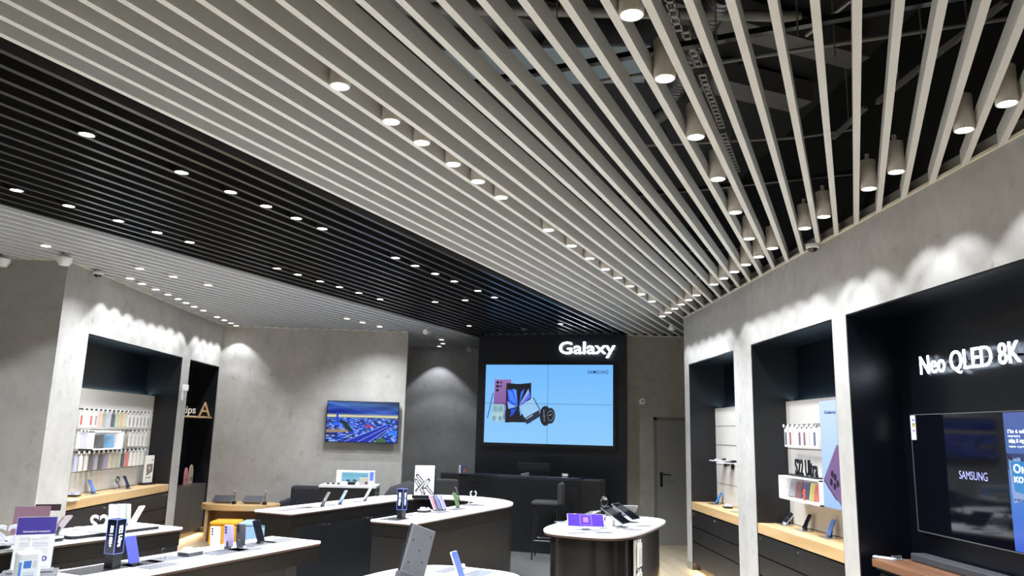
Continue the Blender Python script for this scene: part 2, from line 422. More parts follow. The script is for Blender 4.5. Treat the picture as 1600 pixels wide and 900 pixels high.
def lamp(x, y, label, group, z=3.436):
    sp = SPW if (x > 2.5 or x < -4.0 or y > 13.5) else SPR
    if 'black' in label:
        p_ = LPK
        if firstk[0]: t = LPK; t.location = (x, y, z); t['label'] = label; t['group'] = group; firstk[0] = False
        else: t = dup(LPK, (x, y, z), label=label, group=group)
    elif first[0]: t = LP; t.location = (x, y, z); t['label'] = label; t['group'] = group; first[0] = False
    else: t = dup(LP, (x, y, z), label=label, group=group)
    l = bpy.data.objects.new('downlight_beam', sp); COL.objects.link(l); l.location = (x, y, z - .004)
    return t
G1 = ('white cylinder downlight between off-white slats beside the right wall', 'downlights along the right wall')
for k in range(-18, 9):
    v = slat_v(k + .5); x = 2.617; s = (x - SN.x * v) / SD.x; p = sv(s, v)
    if p.y < -2.5 or p.y > 10.7 or k in (-10, -3, 0, 3): 
        continue
    lamp(p.x, p.y, *G1)
vA = slat_v(-4.5)
for s in (-.2, 1.2, 2.0, 2.775, 3.38, 4.164, 4.942, 5.761, 6.594): p = sv(s, vA); lamp(p.x, p.y, 'white cylinder downlight in the steep row over the near island', 'downlights over the near island')
vB = slat_v(-14.5)
for s in (-1, .6, 1.9, 2.886, 3.357, 3.691, 4.085, 4.445, 4.825, 5.78, 6.362, 6.888, 7.407, 7.871, 8.363, 8.896, 9.424): p = sv(s, vB); lamp(p.x, p.y, 'white downlight in the long diagonal row across the off-white slats', 'downlights in the diagonal off-white row')
vC = slat_v(-26.0 + -.5 + .5 - .0) + PITCH * 0 ; vC = slat_v(-26.5)
for s in (-.5, 1.2, 2.877, 3.591, 4.046, 4.421, 4.779, 5.118, 6.282, 6.663, 7.085, 7.526, 8.135, 8.608, 11.033): p = sv(s, vC); lamp(p.x, p.y, 'round downlight in the upper row of the black slats', 'downlights in the upper black row')
vD = slat_v(-36.5)
for s in (.5, 2.2, 3.46, 3.881, 4.337, 4.736, 5.11, 6.318, 6.66, 7.058, 7.432, 7.835, 8.311, 10.892): p = sv(s, vD); lamp(p.x, p.y, 'round downlight in the lower row of the black slats', 'downlights in the lower black row')
for s, v in ((8.686, slat_v(-29.5)), (8.70, slat_v(-32.5))): p = sv(s, v); lamp(p.x, p.y, 'lone round downlight between the two black rows', 'lone downlights between the black rows')
vE = slat_v(-46.5)
for s in (4.759, 5.85, 6.313, 6.845, 9.687, 10.11, 10.601): p = sv(s, vE); lamp(p.x, p.y, 'round downlight in the sparse row of the pale grey slats', 'downlights in the sparse pale grey row')
for x, y in ((-4.10, 9.033), (-4.10, 9.369), (-4.116, 9.756), (-4.11, 10.125), (-4.10, 10.468), (-4.11, 10.786), (-4.126, 11.123), (-4.11, 11.476), (-4.09, 12.117), (-4.10, 12.47), (-4.08, 12.798), (-4.09, 13.12)):
    v = x * SN.x + y * SN.y; s = x * SD.x + y * SD.y
    k = math.floor((v + .054) / PITCH) + .5; p = sv(s, slat_v(k)); lamp(p.x, p.y, 'round downlight in the pale grey slats beside the left wall', 'downlights along the left wall')
for x, y in ((-4.95, 7.25), (-5.8, 7.25), (-6.8, 7.25)):
    v = x * SN.x + y * SN.y; s = x * SD.x + y * SD.y; k = math.floor((v + .054) / PITCH) + .5; p = sv(s, slat_v(k)); lamp(p.x, p.y, 'round downlight before the left return wall', 'downlights before the left return wall')
for s, v in ((12.45, -45.5), (13.05, -47.5), (13.45, -49.5)):
    p = sv(s, slat_v(v)); lamp(p.x, p.y, 'round downlight in the short row before the deep back wall', 'downlights before the deep back wall')

# ================================================================== PLENUM SERVICES
def pxtube(name, pts, z, r, m, label, cat, seg=10, group=None):
    P = [onz(x, y, z) for x, y in pts]; c = Vector(P[0])
    o = MB().tube([Vector(p) - c for p in P], r, seg).build(name, m, smooth=True, loc=c); return tag(o, label, cat, group)
PIPE = mat('pipe_dull_grey', (120, 122, 120), .5); STEEL = mat('galvanised_steel', (150, 152, 154), .35, metal=.7)
pxtube('ceiling_pipe', [(640, 12), (1250, 26)], 4.3, .035, PIPE, 'long grey pipe crossing above the slats at top centre', 'pipe')
pxtube('ceiling_pipe', [(930, 128), (1300, 70), (1600, 25)], 4.2, .014, PIPE, 'thin grey conduit across the dark ceiling, uppermost of the thin ones', 'pipe')
pxtube('ceiling_pipe', [(1000, 228), (1250, 215), (1480, 180)], 4.25, .012, PIPE, 'thin grey conduit across the dark ceiling, below the cable trays', 'pipe')
pxtube('ceiling_pipe', [(1260, 55), (1330, 0)], 4.1, .012, STEEL, 'short bright steel rod slanting above the upright slats', 'pipe')
# flexible duct with ribs
def flexduct(pts, z, r, label):
    P = [Vector(onz(x, y, z)) for x, y in pts]; c = P[0].copy(); out = []
    for a, b in zip(P[:-1], P[1:]):
        for i in range(14): out.append(a + (b - a) * (i / 14) - c)
    out.append(P[-1] - c)
    mb = MB(); mb.tube(out, r, 14)
    for p0, p1 in zip(out[:-1], out[1:]): mb.tube([p0, p0 + (p1 - p0) * .45], r * 1.09, 14)
    o = mb.build('flexible_duct', mat('foil_duct', (150, 152, 155), .3, metal=.8, noise=.3, scale=40), smooth=True, loc=c); tag(o, label, 'air duct')
flexduct([(1130, -10), (1085, 75), (1052, 145)], 4.35, .07, 'silver foil air duct running down between the steep slats')
flexduct([(1046, 170), (1020, 190), (1040, 225)], 4.25, .05, 'short silver foil duct elbow below the long foil duct')
# perforated trays
def tray(a, b, z, label, w=.05):
    A = Vector(onz(*a, z)); B = Vector(onz(*b, z)); L_ = (B - A).length; yaw = math.atan2(-(B - A).x, (B - A).y)
    mb = MB(); n = max(3, int(L_ / .07))
    mb.box(-w / 2, -w / 2 + .008, 0, L_, 0, .03).box(w / 2 - .008, w / 2, 0, L_, 0, .03)
    for i in range(n + 1): y = L_ * i / n; mb.box(-w / 2, w / 2, y - .014, y + .014, 0, .004)
    mb.box(-.003, .003, L_ / 2 - .003, L_ / 2 + .003, 0, HT - z)
    o = mb.build('cable_tray', mat('tray_steel', (150, 150, 148), .4, metal=.3), loc=A, rotz=yaw); tag(o, label, 'cable tray')
tray((1040, -20), (1060, 48), 4.05, 'perforated steel cable tray piece at the top edge')
tray((1071, 52), (1092, 104), 4.05, 'perforated steel cable tray piece above the long tray')
tray((1097, 118), (1128, 200), 4.05, 'long perforated steel cable tray between steep slats')
tray((1130, 210), (1152, 268), 4.05, 'perforated steel cable tray piece nearest the wall')
tray((1303, 217), (1352, 172), 4.05, 'slanting perforated strut right of the upright slat, lowest piece', .028)
tray((1372, 162), (1440, 108), 4.05, 'slanting perforated strut, middle piece of three', .028)
tray((1462, 90), (1570, 8), 4.05, 'slanting perforated strut, highest piece near the top right', .028)
# suspended panel, hangers
A = onz(850, 105, 4.4)
tag(MB().box(-.75, .75, -.28, .28, 0, .02).build('ceiling_panel', mat('panel_blue_grey', (120, 135, 145), .6), loc=A, rotz=R(-8)), 'flat blue-grey panel hung above the slats', 'ceiling panel')
for i in range(7):
    x, y = [(1247, 60), (1305, 90), (1440, 60), (870, 40), (1120, 90), (985, 60), (720, 60)][i]
    p = onz(x, y, 3.6); tag(MB().cyl((0, 0, 0), .004, HT - 3.6, 6).build('hanger_rod', PIPE, loc=p), 'thin steel hanger rod above the open slats', 'hanger rod', 'thin hanger rods')
# cross carriers of the slats
def cross(sx):
    ts = []; n = len(room)
    for i in range(n):
        a = Vector(room[i]); b = Vector(room[(i + 1) % n])
        va = a.x * SD.x + a.y * SD.y - sx; vb = b.x * SD.x + b.y * SD.y - sx
        if (va > 0) != (vb > 0):
            t_ = va / (va - vb); p = a + (b - a) * t_; ts.append(p.x * SN.x + p.y * SN.y)
    ts.sort(); return [(ts[i], ts[i + 1]) for i in range(0, len(ts) - 1, 2)]
for s in (-.5, 1.6, 3.62, 5.95, 8.0, 10.3):
    for h0, h1 in cross(s):
        if h1 - h0 < 1: continue
        h0 = max(h0, -10.2) + .12; h1 -= .12
        o = MB().box(0, h1 - h0, -.02, .02, 0, .03).build('slat_carrier', BLACKS, loc=sv(s, h0, H + .255), rotz=SLAT_YAW)
        tag(o, 'black metal carrier rail running across above the slats', 'rail', 'slat carrier rails')
# air vents boxes / beams in the dark plenum
for i, (px, py, z, sx, sy) in enumerate(((1180, 150, 4.54, 1.0, .25), (1200, 60, 4.5, 1.7, .2), (700, 20, 4.55, 1.5, .3))):
    tag(MB().box(-sx / 2, sx / 2, -sy / 2, sy / 2, 0, .18).build('air_duct', mat('duct_grey', (96, 98, 100), .5), loc=onz(px, py, z), rotz=R(20)),
        ['rectangular grey air duct behind the foil duct', 'wide grey air duct above the upright slats', 'grey air duct above the slats at top left'][i], 'air duct')

# ================================================================== CAMERAS AND SENSORS UP HIGH
def dome(p, label, col=WPLAST):
    t = thing('dome_camera', label, 'security camera', p)
    MB().lathe([(0, 0), (.055, 0), (.06, -.012), (.055, -.035), (.045, -.04)], 24).build('housing', col, t, smooth=True)
    MB().lathe([(.042, -.038), (.038, -.055), (.025, -.068), (0, -.072)], 20).build('dome_cover', SCRDARK, t, smooth=True)
q = onx(1271, 378, XR - .06); dome((XR - .07, q[1], H - .0), 'white dome security camera on the trim of the right wall')
q = onx(152, 426, XL + .06); dome((XL + .07, q[1], H - .0), 'white dome security camera on the trim of the left wall')
q = onz(818, 510, H - .005); dome(q, 'small black dome camera under the black slats before the video wall', BLACKS)
def bullet(p, label, yaw=0, s=1.):
    t = thing('bullet_camera', label, 'security camera', p, yaw)
    MB().cyl((0, 0, -.03), .02 * s, .05, 14).build('bracket', WPLAST, t)
    MB().cyl((0, 0, 0), .03 * s, .10 * s, 16, M=T(0, .03, -.05) @ RX(R(100))).build('camera_body', WPLAST, t, smooth=True)
q = onx(1048, 476, 2.93); bullet((2.93, q[1], H - .02), 'small white bullet camera at the far end of the right wall trim', R(30))
q = onz(669, 513, H - .02); bullet(q, 'white bullet camera hanging from pale slats left of the video wall', R(-20), 1.5)
q = onz(732, 543, H - .02); bullet(q, 'small white bullet camera above the deep back wall', R(20), 1.2)
def speaker(p, label):
    t = thing('ceiling_speaker', label, 'speaker', p)
    MB().lathe([(.05, 0), (.075, -.02), (.07, -.06), (.045, -.1), (0, -.105)], 22).build('speaker_cone', WPLAST, t, smooth=True)
    MB().cyl((0, 0, 0), .012, .05, 8).build('stem', WPLAST, t)
speaker(onz(102, 400, H - .02), 'white pendant speaker at the corner of the left walls')
speaker(onz(5, 402, H - .02), 'white pendant speaker at the left edge of the view')
t = thing('wall_sensor', 'round white sensor on the dim wall left of the grey door', 'sensor', ony(1003, 627, DW))
MB().lathe([(0, .05), (.05, .045), (.06, 0)], 20, M=RX(R(90))).build('sensor_body', WPLAST, t, smooth=True)
MB().cyl((0, 0, 0), .015, .01, 10, M=T(0, -.05, 0) @ RX(R(90))).build('sensor_lens', DGREY, t)
q = onx(291, 606, XL + .05)
t = thing('wall_sensor', 'white bracket sensor on the pier between the left niches', 'sensor', q)
MB().box(-.05, .03, -.03, .03, -.045, .045).build('sensor_body', WPLAST, t, bevel=.01)
MB().box(-.05, -.035, -.02, .02, -.19, -.045).build('bracket', WPLAST, t)

# ================================================================== VIDEO WALL AND SIGN
def boxcoord(px, py): 
    d_ = ray(px, py); n_ = np.array([gn.x, gn.y, 0]); a_ = np.array([GA.x, GA.y, 0]); p = O + d_ * ((a_ - O) @ n_ / (d_ @ n_)); return (Vector((p[0], p[1])) - GA).dot(gd), p[2]
u0, _ = boxcoord(759, 630); u1, _ = boxcoord(958.5, 630)
VZ0, VZ1 = 1.58, 2.92
cv = Canvas(360, 216, (118, 190, 255))
def grad(c1, c2):
    return lambda X, Y: np.array(c1) + (np.array(c2) - np.array(c1)) * Y[..., None]
cv.a = np.clip(grad((112, 184, 255), (140, 200, 255))(cv.X, cv.Y), 0, 255)
P = lambda *a: [((x - 118) / (1228 - 118), (y - 105) / (800 - 105)) for x, y in a]
cv.poly(P((202, 240), (350, 240), (350, 460), (300, 470), (300, 590), (198, 590), (198, 470)), lambda X, Y: np.stack([150 - 60 * (Y - .2), 110 - 60 * (Y - .2), 175 - 60 * (Y - .2)], -1))
for x, y, r in ((229, 266, 13), (228, 301, 13), (227, 337, 13), (258, 266, 9), (257, 301, 9)):
    (X0, Y0), = P((x, y)); cv.ell(X0, Y0, r / 1110, r / 695, (20, 22, 35))
(a, b), (c, d_) = P((190, 362), (145, 582)); cv.line(a, b, c, d_, .006, (30, 40, 70))
cv.poly(P((185, 470), (200, 458), (280, 458), (294, 475), (294, 535), (185, 535)), (150, 190, 200)); cv.poly(P((180, 535), (290, 535), (286, 600), (268, 612), (195, 612), (178, 598)), (170, 205, 212))
for x, y in ((215, 500), (262, 500), (205, 585), (260, 585)):
    (X0, Y0), = P((x, y)); cv.ell(X0, Y0, .016, .035, (120, 165, 180))
cv.poly(P((308, 270), (415, 280), (528, 268), (528, 620), (415, 615), (303, 620)), (22, 24, 34))
import itertools
for pts, c in (((318, 330, 400, 330, 412, 480, 330, 440), (40, 90, 230)), ((318, 330, 360, 350, 405, 470, 340, 420), (70, 130, 255)), ((366, 320, 395, 335, 410, 470), (90, 150, 250)),
               ((318, 435, 405, 480, 330, 500), (130, 170, 255)), ((345, 510, 408, 490, 370, 560), (20, 60, 220)), ((345, 575, 400, 500, 360, 500), (30, 90, 200)),
               ((425, 470, 440, 350, 470, 318), (60, 120, 245)), ((425, 470, 505, 320, 515, 385, 480, 440), (150, 175, 245)), ((430, 475, 515, 350, 522, 400), (90, 110, 235)), ((425, 495, 470, 520, 440, 560), (110, 170, 250))):
    cv.poly(P(*[(pts[i], pts[i + 1]) for i in range(0, len(pts), 2)]), c)
cv.poly(P((425, 478), (548, 398), (612, 498), (480, 588)), (150, 198, 238)); cv.poly(P((474, 580), (600, 505), (612, 560), (495, 634)), (38, 48, 72))
(a, b), (c, d_) = P((490, 585), (545, 552)); cv.line(a, b, c, d_, .006, (190, 200, 220))
(a, b), (c, d_) = P((548, 400), (612, 510)); cv.line(a, b, c, d_, .007, (30, 40, 80))
(X0, Y0), = P((655, 555)); cv.ell(X0, Y0, .043, .125, (28, 30, 38)); (X1, Y1), = P((698, 553)); cv.ell(X1, Y1, .035, .10, (34, 38, 48)); cv.ell(X1, Y1, .027, .073, (14, 18, 30))
for i in range(12):
    a = i * math.pi / 6; cv.ell(X1 + .022 * math.cos(a), Y1 + .06 * math.sin(a), .003, .007, (150, 170, 190))
cv.line(X1 - .01, Y1, X1 + .008, Y1 - .02, .003, (220, 225, 230)); cv.line(X0 - .012, Y0 - .07, X0 - .006, Y0 + .07, .004, (150, 160, 170))
vw = thing('video_wall', 'large two by two blue video wall on the black partition behind the bar', 'screen', (GA.x, GA.y, 0), gyaw)
wv, hv = u1 - u0, VZ1 - VZ0
fb = .055
MB().box(u0 - fb, u1 + fb, -.06, -.005, VZ0 - fb, VZ0).box(u0 - fb, u1 + fb, -.06, -.005, VZ1, VZ1 + fb * .7).box(u0 - fb, u0, -.06, -.005, VZ0, VZ1).box(u1, u1 + fb, -.06, -.005, VZ0, VZ1).box(u0, u1, -.03, -.005, VZ0, VZ1).build('screen_frame', BLACKS, vw)
g = .005
for ix in (0, 1):
    for iy in (0, 1):
        o = pic('screen_panel', cv, wv, hv, vw, T(u0 + (ix * 2 - 1) * g / 2 * 1, -.045, VZ0 - (iy * 2 - 1) * g / 2), emit=.95, rough=.3, x0=ix * .5, x1=ix * .5 + .5, y0=iy * .5, y1=iy * .5 + .5)
xa, za = boxcoord(919, 584); xb, zb = boxcoord(951, 578)
tm = tf(text_mb('SAMSUNG', xb - xa, .06, .003, .008, 1.15), T(xa, -.047, za - .005)); tm.build('lettering', mat('screen_ink', (20, 50, 110), .5), vw)
xg0, _ = boxcoord(874.5, 550); xg1, _ = boxcoord(962, 550); _, zg0 = boxcoord(950, 559.5); _, zg1 = boxcoord(900, 534.5)
gs = thing('illuminated_sign', 'glowing white Galaxy lettering above the video wall', 'sign', (GA.x, GA.y, 0), gyaw)
tm = tf(text_mb('Galaxy', xg1 - xg0, zg1 - zg0, .016, .012, 1.0), T(xg0, -.045, zg0)); tm.build('lettering', SIGNW, gs)
bk = MB().box(xg0 + .02, xg1 - .02, -.03, -.001, zg0 + .10, zg0 + .12).build('mounting_rail', BLACKS, gs)

# ================================================================== TV ON THE FAR LEFT WALL
random.seed(3); rng = np.random.RandomState(5)
cv = Canvas(200, 112, (40, 70, 200))
Yh = .40
def fbm(X, Y, seed, sx, sy):
    r = np.random.RandomState(seed); out = np.zeros(X.shape)
    for o_ in range(5):
        for _ in range(3):
            a, b, p = r.uniform(-1, 1) * sx * 2 ** o_, r.uniform(.4, 1) * sy * 2 ** o_, r.uniform(0, 6.28)
            out += np.sin(a * X * 6 + b * Y * 6 + p) / 1.7 ** o_
    return out / 4
cl = fbm(cv.X, cv.Y, 2, .8, 2.5)
sky = np.stack([60 + 70 * cl, 100 + 80 * cl, 190 + 60 * cl], -1)
warm = np.clip(1 - np.abs(cv.Y - .355) / .07, 0, 1)[..., None]
sky = sky * (1 - warm) + np.array([235, 225, 160]) * warm
dk = np.clip(1 - cv.Y / .25, 0, 1)[..., None] * np.clip(cv.X + .1, 0, 1)[..., None]
sky = sky * (1 - .55 * dk)
cv.a = np.where(cv.Y[..., None] < Yh, sky, 0)
blk = rng.rand(60, 60)
gy = (((cv.Y - Yh) / .6) ** .7 * 26).astype(int) % 60; gx = (cv.X * (14 + 10 / (cv.Y + .1))).astype(int) % 60
bv = blk[gy, gx]
cols = np.array([(20, 40, 130), (50, 90, 230), (90, 140, 255), (25, 50, 90), (140, 170, 250), (30, 60, 200), (60, 80, 120), (20, 30, 90)])
city = cols[(bv * 8).astype(int)]
cv.a = np.where(cv.Y[..., None] >= Yh, city, cv.a)
cv.poly([(.16, .29), (.13, .27), (.13, .55), (.165, .55)], (30, 60, 190)); cv.poly([(.09, .52), (.19, .52), (.19, .60), (.09, .60)], (50, 100, 255))
cv.poly([(.20, 1), (.45, .85), (.78, .58), (.9, .56), (.93, .60), (.62, 1)], (30, 45, 170))
for a, b, c, d_ in ((.26, 1, .80, .58), (.45, 1, .86, .60), (.60, 1, .90, .62), (.68, 1, .93, .62)): cv.line(a, b, c, d_, .006, (160, 185, 255))
cv.poly([(.17, .42), (.30, .52), (.38, .75), (.30, .74), (.22, .56)], (20, 50, 60)); cv.line(.31, .55, .45, .82, .012, (110, 150, 240))
cv.poly([(.0, .70), (.3, .70), (.3, .76), (.0, .78)], (150, 130, 110)); cv.poly([(.84, .75), (1, .68), (1, .84), (.95, .83)], (50, 120, 255)); cv.poly([(.53, .57), (.64, .57), (.66, .62), (.55, .64)], (160, 60, 110))
cv.poly([(.70, .95), (.78, .86), (.86, .96), (.84, 1), (.70, 1)], (60, 100, 70))
ty = 13.3
tv = thing('television', 'wall television showing a blue city and motorway on the far left wall', 'television', (-2.53, ty, 1.533))
MB().box(-.012, 1.215, 0, .045, -.012, .685).build('tv_frame', BLACKS, tv, bevel=.004)
pic('screen', cv, 1.203, .670, tv, T(0, -.002, 0), emit=1.0, rough=.2)
MB().box(.4, .8, .045, .1, .2, .5).build('wall_bracket', BLACKS, tv)

# ================================================================== RIGHT WALL FURNITURE
def bench(name, label, y0, y1, xf, sgn, wood_, ndiv, kx, knobs=True):
    """counter + drawer block in a niche. xf front face x, sgn +1 if the niche goes to +x"""
    ym = (y0 + y1) / 2
    y0 += .014; y1 -= .014
    t = thing('oak_worktop', label + ' worktop', 'worktop', (xf, ym, .79))
    D = .372
    xs = sorted((0, sgn * D))
    MB().box(xs[0], xs[1], y0 - ym, y1 - ym, 0, .1).build('worktop_slab', wood_, t, bevel=.002)
    c = thing('drawer_cabinet', label + ' black drawer cabinet', 'cabinet', (xf, ym, 0))
    xs = sorted((sgn * .022, sgn * D)); MB().box(xs[0], xs[1], y0 - ym, y1 - ym, .09, .775).build('cabinet_body', BLACKS, c)
    xs = sorted((sgn * .06, sgn * D)); MB().box(xs[0], xs[1], y0 - ym, y1 - ym, .0, .09).build('plinth', BLACKS, c)
    zr = [(.095, .365), (.380, .560), (.575, .775)]
    w = (y1 - y0) / ndiv
    for i in range(ndiv):
        for j, (za, zb) in enumerate(zr):
            ya, yb = y0 + i * w + .002, y0 + (i + 1) * w - .002
            xs = sorted((sgn * .004, sgn * .022))
            d_ = MB().box(xs[0], xs[1], ya - ym, yb - ym, za, zb).build('drawer', DRAW, c)
            if j == 2 and knobs:
                yk = (yb - .04) - ym
                MB().cyl((0, 0, 0), .010, .012, 12, M=T(sgn * .004, yk, .735) @ RY(R(-90 * sgn))).build('lock', CHROME, d_)
    return t, c
bench('b', 'far right niche', 8.728, 10.624, XR + .004, 1, OAK, 2, 0)[0]['label'] = 'thick oak worktop in the far narrow niche of the right wall'
bench('b', 'right wall middle niche', 6.236, 8.161, XR + .004, 1, OAK, 2, 0)[0]['label'] = 'thick oak worktop under the phones in the middle right niche'
bench('b', 'left wall niche', 8.841, 11.694, XL - .004, -1, OAK, 3, 0)[0]['label'] = 'thick oak worktop in the left wall niche'
for o in COL.objects:
    if o.name.startswith('drawer_cabinet'):
        o['label'] = {8.7: 'black drawer cabinet under oak in the far narrow right niche'}.get(0) or ('black three-row drawer cabinet below the oak in the ' + ('left wall niche' if o.location.x < 0 else ('far narrow right niche' if o.location.y > 9 else 'middle right niche')))
# LED strips under plinths (warm glow on the floor)
def area(name, loc, sx, sy, W_, col, rot):
    l = bpy.data.lights.new(name, 'AREA'); l.shape = 'RECTANGLE'; l.size = sx; l.size_y = sy; l.energy = W_; l.color = col
    o = bpy.data.objects.new(name, l); COL.objects.link(o); o.location = loc; o.rotation_euler = rot; return o
WARM = (1, .62, .28)
for x, y0, y1, r_ in ((XR + .05, 8.75, 10.6, 0), (XR + .05, 6.25, 8.15, 0), (XL - .05, 8.86, 11.68, 0), (XL - .05, 12.03, 13.34, 0)):
    area('kick_led', (x, (y0 + y1) / 2, .085), .03, y1 - y0, 7, WARM, (0, R(20 if x > 0 else -20), 0))
# white back panels with black grooves
GZ = [1.15, 1.40, 1.66, 1.91, 2.16]
def backpanel(x, sgn, y0, y1, label):
    t = thing('display_back_panel', label, 'wall panel', (x, (y0 + y1) / 2, .9)); yc = (y0 + y1) / 2
    zs = [.893] + GZ
    for i in range(5):
        xs = sorted((0, sgn * .016)); MB().box(xs[0], xs[1], y0 - yc, y1 - yc, zs[i] - .9 + .004, zs[i + 1] - .9 - .004).build('panel_board', WPANEL, t)
    xs = sorted((sgn * .006, sgn * .03)); MB().box(xs[0], xs[1], y0 - yc, y1 - yc, -.006, 2.15 - .9).build('panel_backing', BLACKS, t)
backpanel(3.345, 1, 8.742, 10.610, 'white grooved panel at the back of the far narrow right niche')
backpanel(3.345, 1, 6.250, 8.147, 'white grooved panel behind the cases in the middle right niche')
backpanel(-4.785, -1, 8.855, 11.680, 'white grooved panel with three rows of cases in the left niche')
COOL = (.55, .85, 1)
area('panel_top_led', (3.43, 9.67, 2.17), .04, 1.8, 3.2, COOL, (R(180), 0, 0)); area('panel_top_led', (3.43, 7.2, 2.17), .04, 1.85, 3.2, COOL, (R(180), 0, 0)); area('panel_top_led', (-4.87, 10.27, 2.17), .04, 2.8, 4.5, COOL, (R(180), 0, 0))

# ---- hanging packages
HOOK = thing('display_hook', 'x', 'hook'); MB().tube([(0, 0, 0), (.13, 0, 0), (.14, 0, .012)], .004, 6).build('peg', BLACKS, HOOK); MB().box(0, .004, -.012, .012, -.035, .008).build('hook_plate', BLACKS, HOOK); MB().box(.142, .145, -.019, .019, -.012, .018).build('price_tag', WPLAST, HOOK)
hk = [True]
def hook(x, y, z, yaw, label, group):
    if hk[0]: HOOK.location = (x, y, z); HOOK.rotation_euler = (0, 0, yaw); HOOK['label'] = label; HOOK['group'] = group; hk[0] = False
    else: dup(HOOK, (x, y, z), yaw, label, group)
def package(x, y, z, yaw, rgb, label, group=None, w=.078, h=.165, strip=None, win=None):
    rgb = tuple(int(c * .8 + 42) for c in rgb)
    t = thing('phone_case_package', label, 'package', (x, y, z), yaw, group)
    MB().box(-.008, .008, -w / 2, w / 2, -h, 0).box(-.002, .002, -.018, .018, 0, .03).build('carton', mat('carton_%d_%d_%d' % rgb, rgb, .4), t, bevel=.002)
    if strip: strip = tuple(int(c * .72 + 58) for c in strip)
    if strip: MB().box(.008, .0095, -w * .28, w * .28, -h * .88, -h * .2).build('printed_case', mat('case_%d_%d_%d' % strip, strip, .4), t)
    return t
WH = (232, 230, 226)
row1 = [(WH, (190, 50, 40), 'white package with a red and navy stripe, nearest in the top left row'), (WH, None, None), (WH, (190, 50, 40), 'white package with a red and navy stripe, third in the top left row'), (WH, (120, 122, 130), 'white package with a grey case in the top left row'),
        ((226, 170, 150), None, 'salmon pink case package in the top left row'), ((150, 160, 140), None, 'sage grey case package in the top left row'), ((180, 182, 200), None, 'lilac grey case package in the top left row'), ((60, 66, 72), None, 'charcoal case package in the top left row'),
        ((160, 185, 150), None, 'pale green case package in the top left row'), ((214, 170, 130), None, 'tan case package in the top left row'), ((205, 205, 175), None, 'cream case package in the top left row')]
PXL = lambda px, py, X=-4.67: onx(px, py, X)[1]
YL = list(np.linspace(PXL(126, 656), PXL(230.5, 657), 17))
for i, y in enumerate(YL):
    hook(-4.785, y, 1.90, 0, 'black peg hook with white tag in the top left row', 'top row hooks left')
    if i < len(row1): rgb, st, lab = row1[i]
    else: rgb, st, lab = WH, (130, 130, 132), None
    package(-4.785 + .115, y, 1.86, 0, rgb, lab or ('plain white package second in the top left row' if i == 1 else 'white package with a small grey window in the top left row'), None if lab or i == 1 else 'white packages at the top row end', strip=st)
for i, y in enumerate([PXL(121.5, 690), PXL(127, 690), PXL(132, 690)] + list(np.linspace(PXL(203, 686), PXL(227, 687), 5))):
    hook(-4.785, y, 1.645, 0, 'black peg hook with white tag in the middle left row', 'middle row hooks left')
    if i < 3: package(-4.67, y, 1.605, 0, WH if i == 0 else (190, 190, 222), ['white package at the start of the middle left row', 'lilac striped package second in the middle left row', 'lilac striped package third in the middle left row'][i])
    else: package(-4.67, y, 1.605, 0, WH, 'white package in the middle left row beyond the open shelf box', 'white packages beyond the shelf box', strip=(190, 190, 192))
row3 = [((170, 175, 225), 'violet blue slim package first in the bottom left row'), (WH, None), ((205, 205, 205), 'pale grey package third in the bottom left row'), ((78, 78, 80), 'charcoal case package fourth in the bottom left row'), ((150, 148, 170), 'grey lilac case package in the bottom left row'), ((66, 68, 74), 'dark grey case package in the bottom left row'), ((135, 125, 165), 'purple case package in the bottom left row'),
        ((196, 188, 172), 'sand coloured package in the bottom left row'), ((186, 180, 166), 'taupe package in the bottom left row'), ((165, 180, 150), 'green grey package in the bottom left row'), ((60, 50, 70), 'dark plum package in the bottom left row'), ((205, 100, 90), 'coral red package in the bottom left row')]
for i, y in enumerate(np.linspace(PXL(118, 720), PXL(222, 715), 16)):
    hook(-4.785, y, 1.39, 0, 'black peg hook with white tag in the bottom left row', 'bottom row hooks left')
    if i < len(row3): rgb, lab = row3[i]
    else: rgb, lab = WH, None
    package(-4.67, y, 1.35, 0, rgb, lab or ('plain white package second in the bottom left row' if i == 1 else 'tall white slim package at the far end of the bottom left row'), None if lab or i == 1 else 'white packages at the bottom row end', h=.175, w=.07)
# open white shelf box on the left panel
def shelfbox(x, y0, y1, z0, z1, depth, sgn, label):
    t = thing('display_shelf_box', label, 'shelf', (x, (y0 + y1) / 2, z0)); yc = (y0 + y1) / 2; th = .012; h = z1 - z0
    def bx(a, b, *r): xs = sorted((a, b)); return (xs[0], xs[1]) + r
    m = MB(); m.box(*bx(0, sgn * depth, y0 - yc, y1 - yc, 0, th)); m.box(*bx(0, sgn * depth, y0 - yc, y1 - yc, h - th, h)); m.box(*bx(0, sgn * depth, y0 - yc, y0 - yc + th, 0, h)); m.box(*bx(0, sgn * depth, y1 - yc - th, y1 - yc, 0, h))
    m.build('shelf_frame', WPLAST, t); MB().box(*bx(0, sgn * .006, y0 - yc + th, y1 - yc - th, th, h - th)).build('shelf_back', WPANEL, t)
    area('shelf_led', (x + sgn * depth * .8, yc, z1 - th - .004), .02, (y1 - y0) * .9, .55, (1, .98, .95), (0, 0, 0)); return t
SB0, SB1 = onx(145.5, 695, -4.615)[1], onx(192, 693, -4.615)[1]
shelfbox(-4.785, SB0, SB1, 1.415, 1.64, .17, 1, 'open white shelf box holding two tablet covers on the left panel')
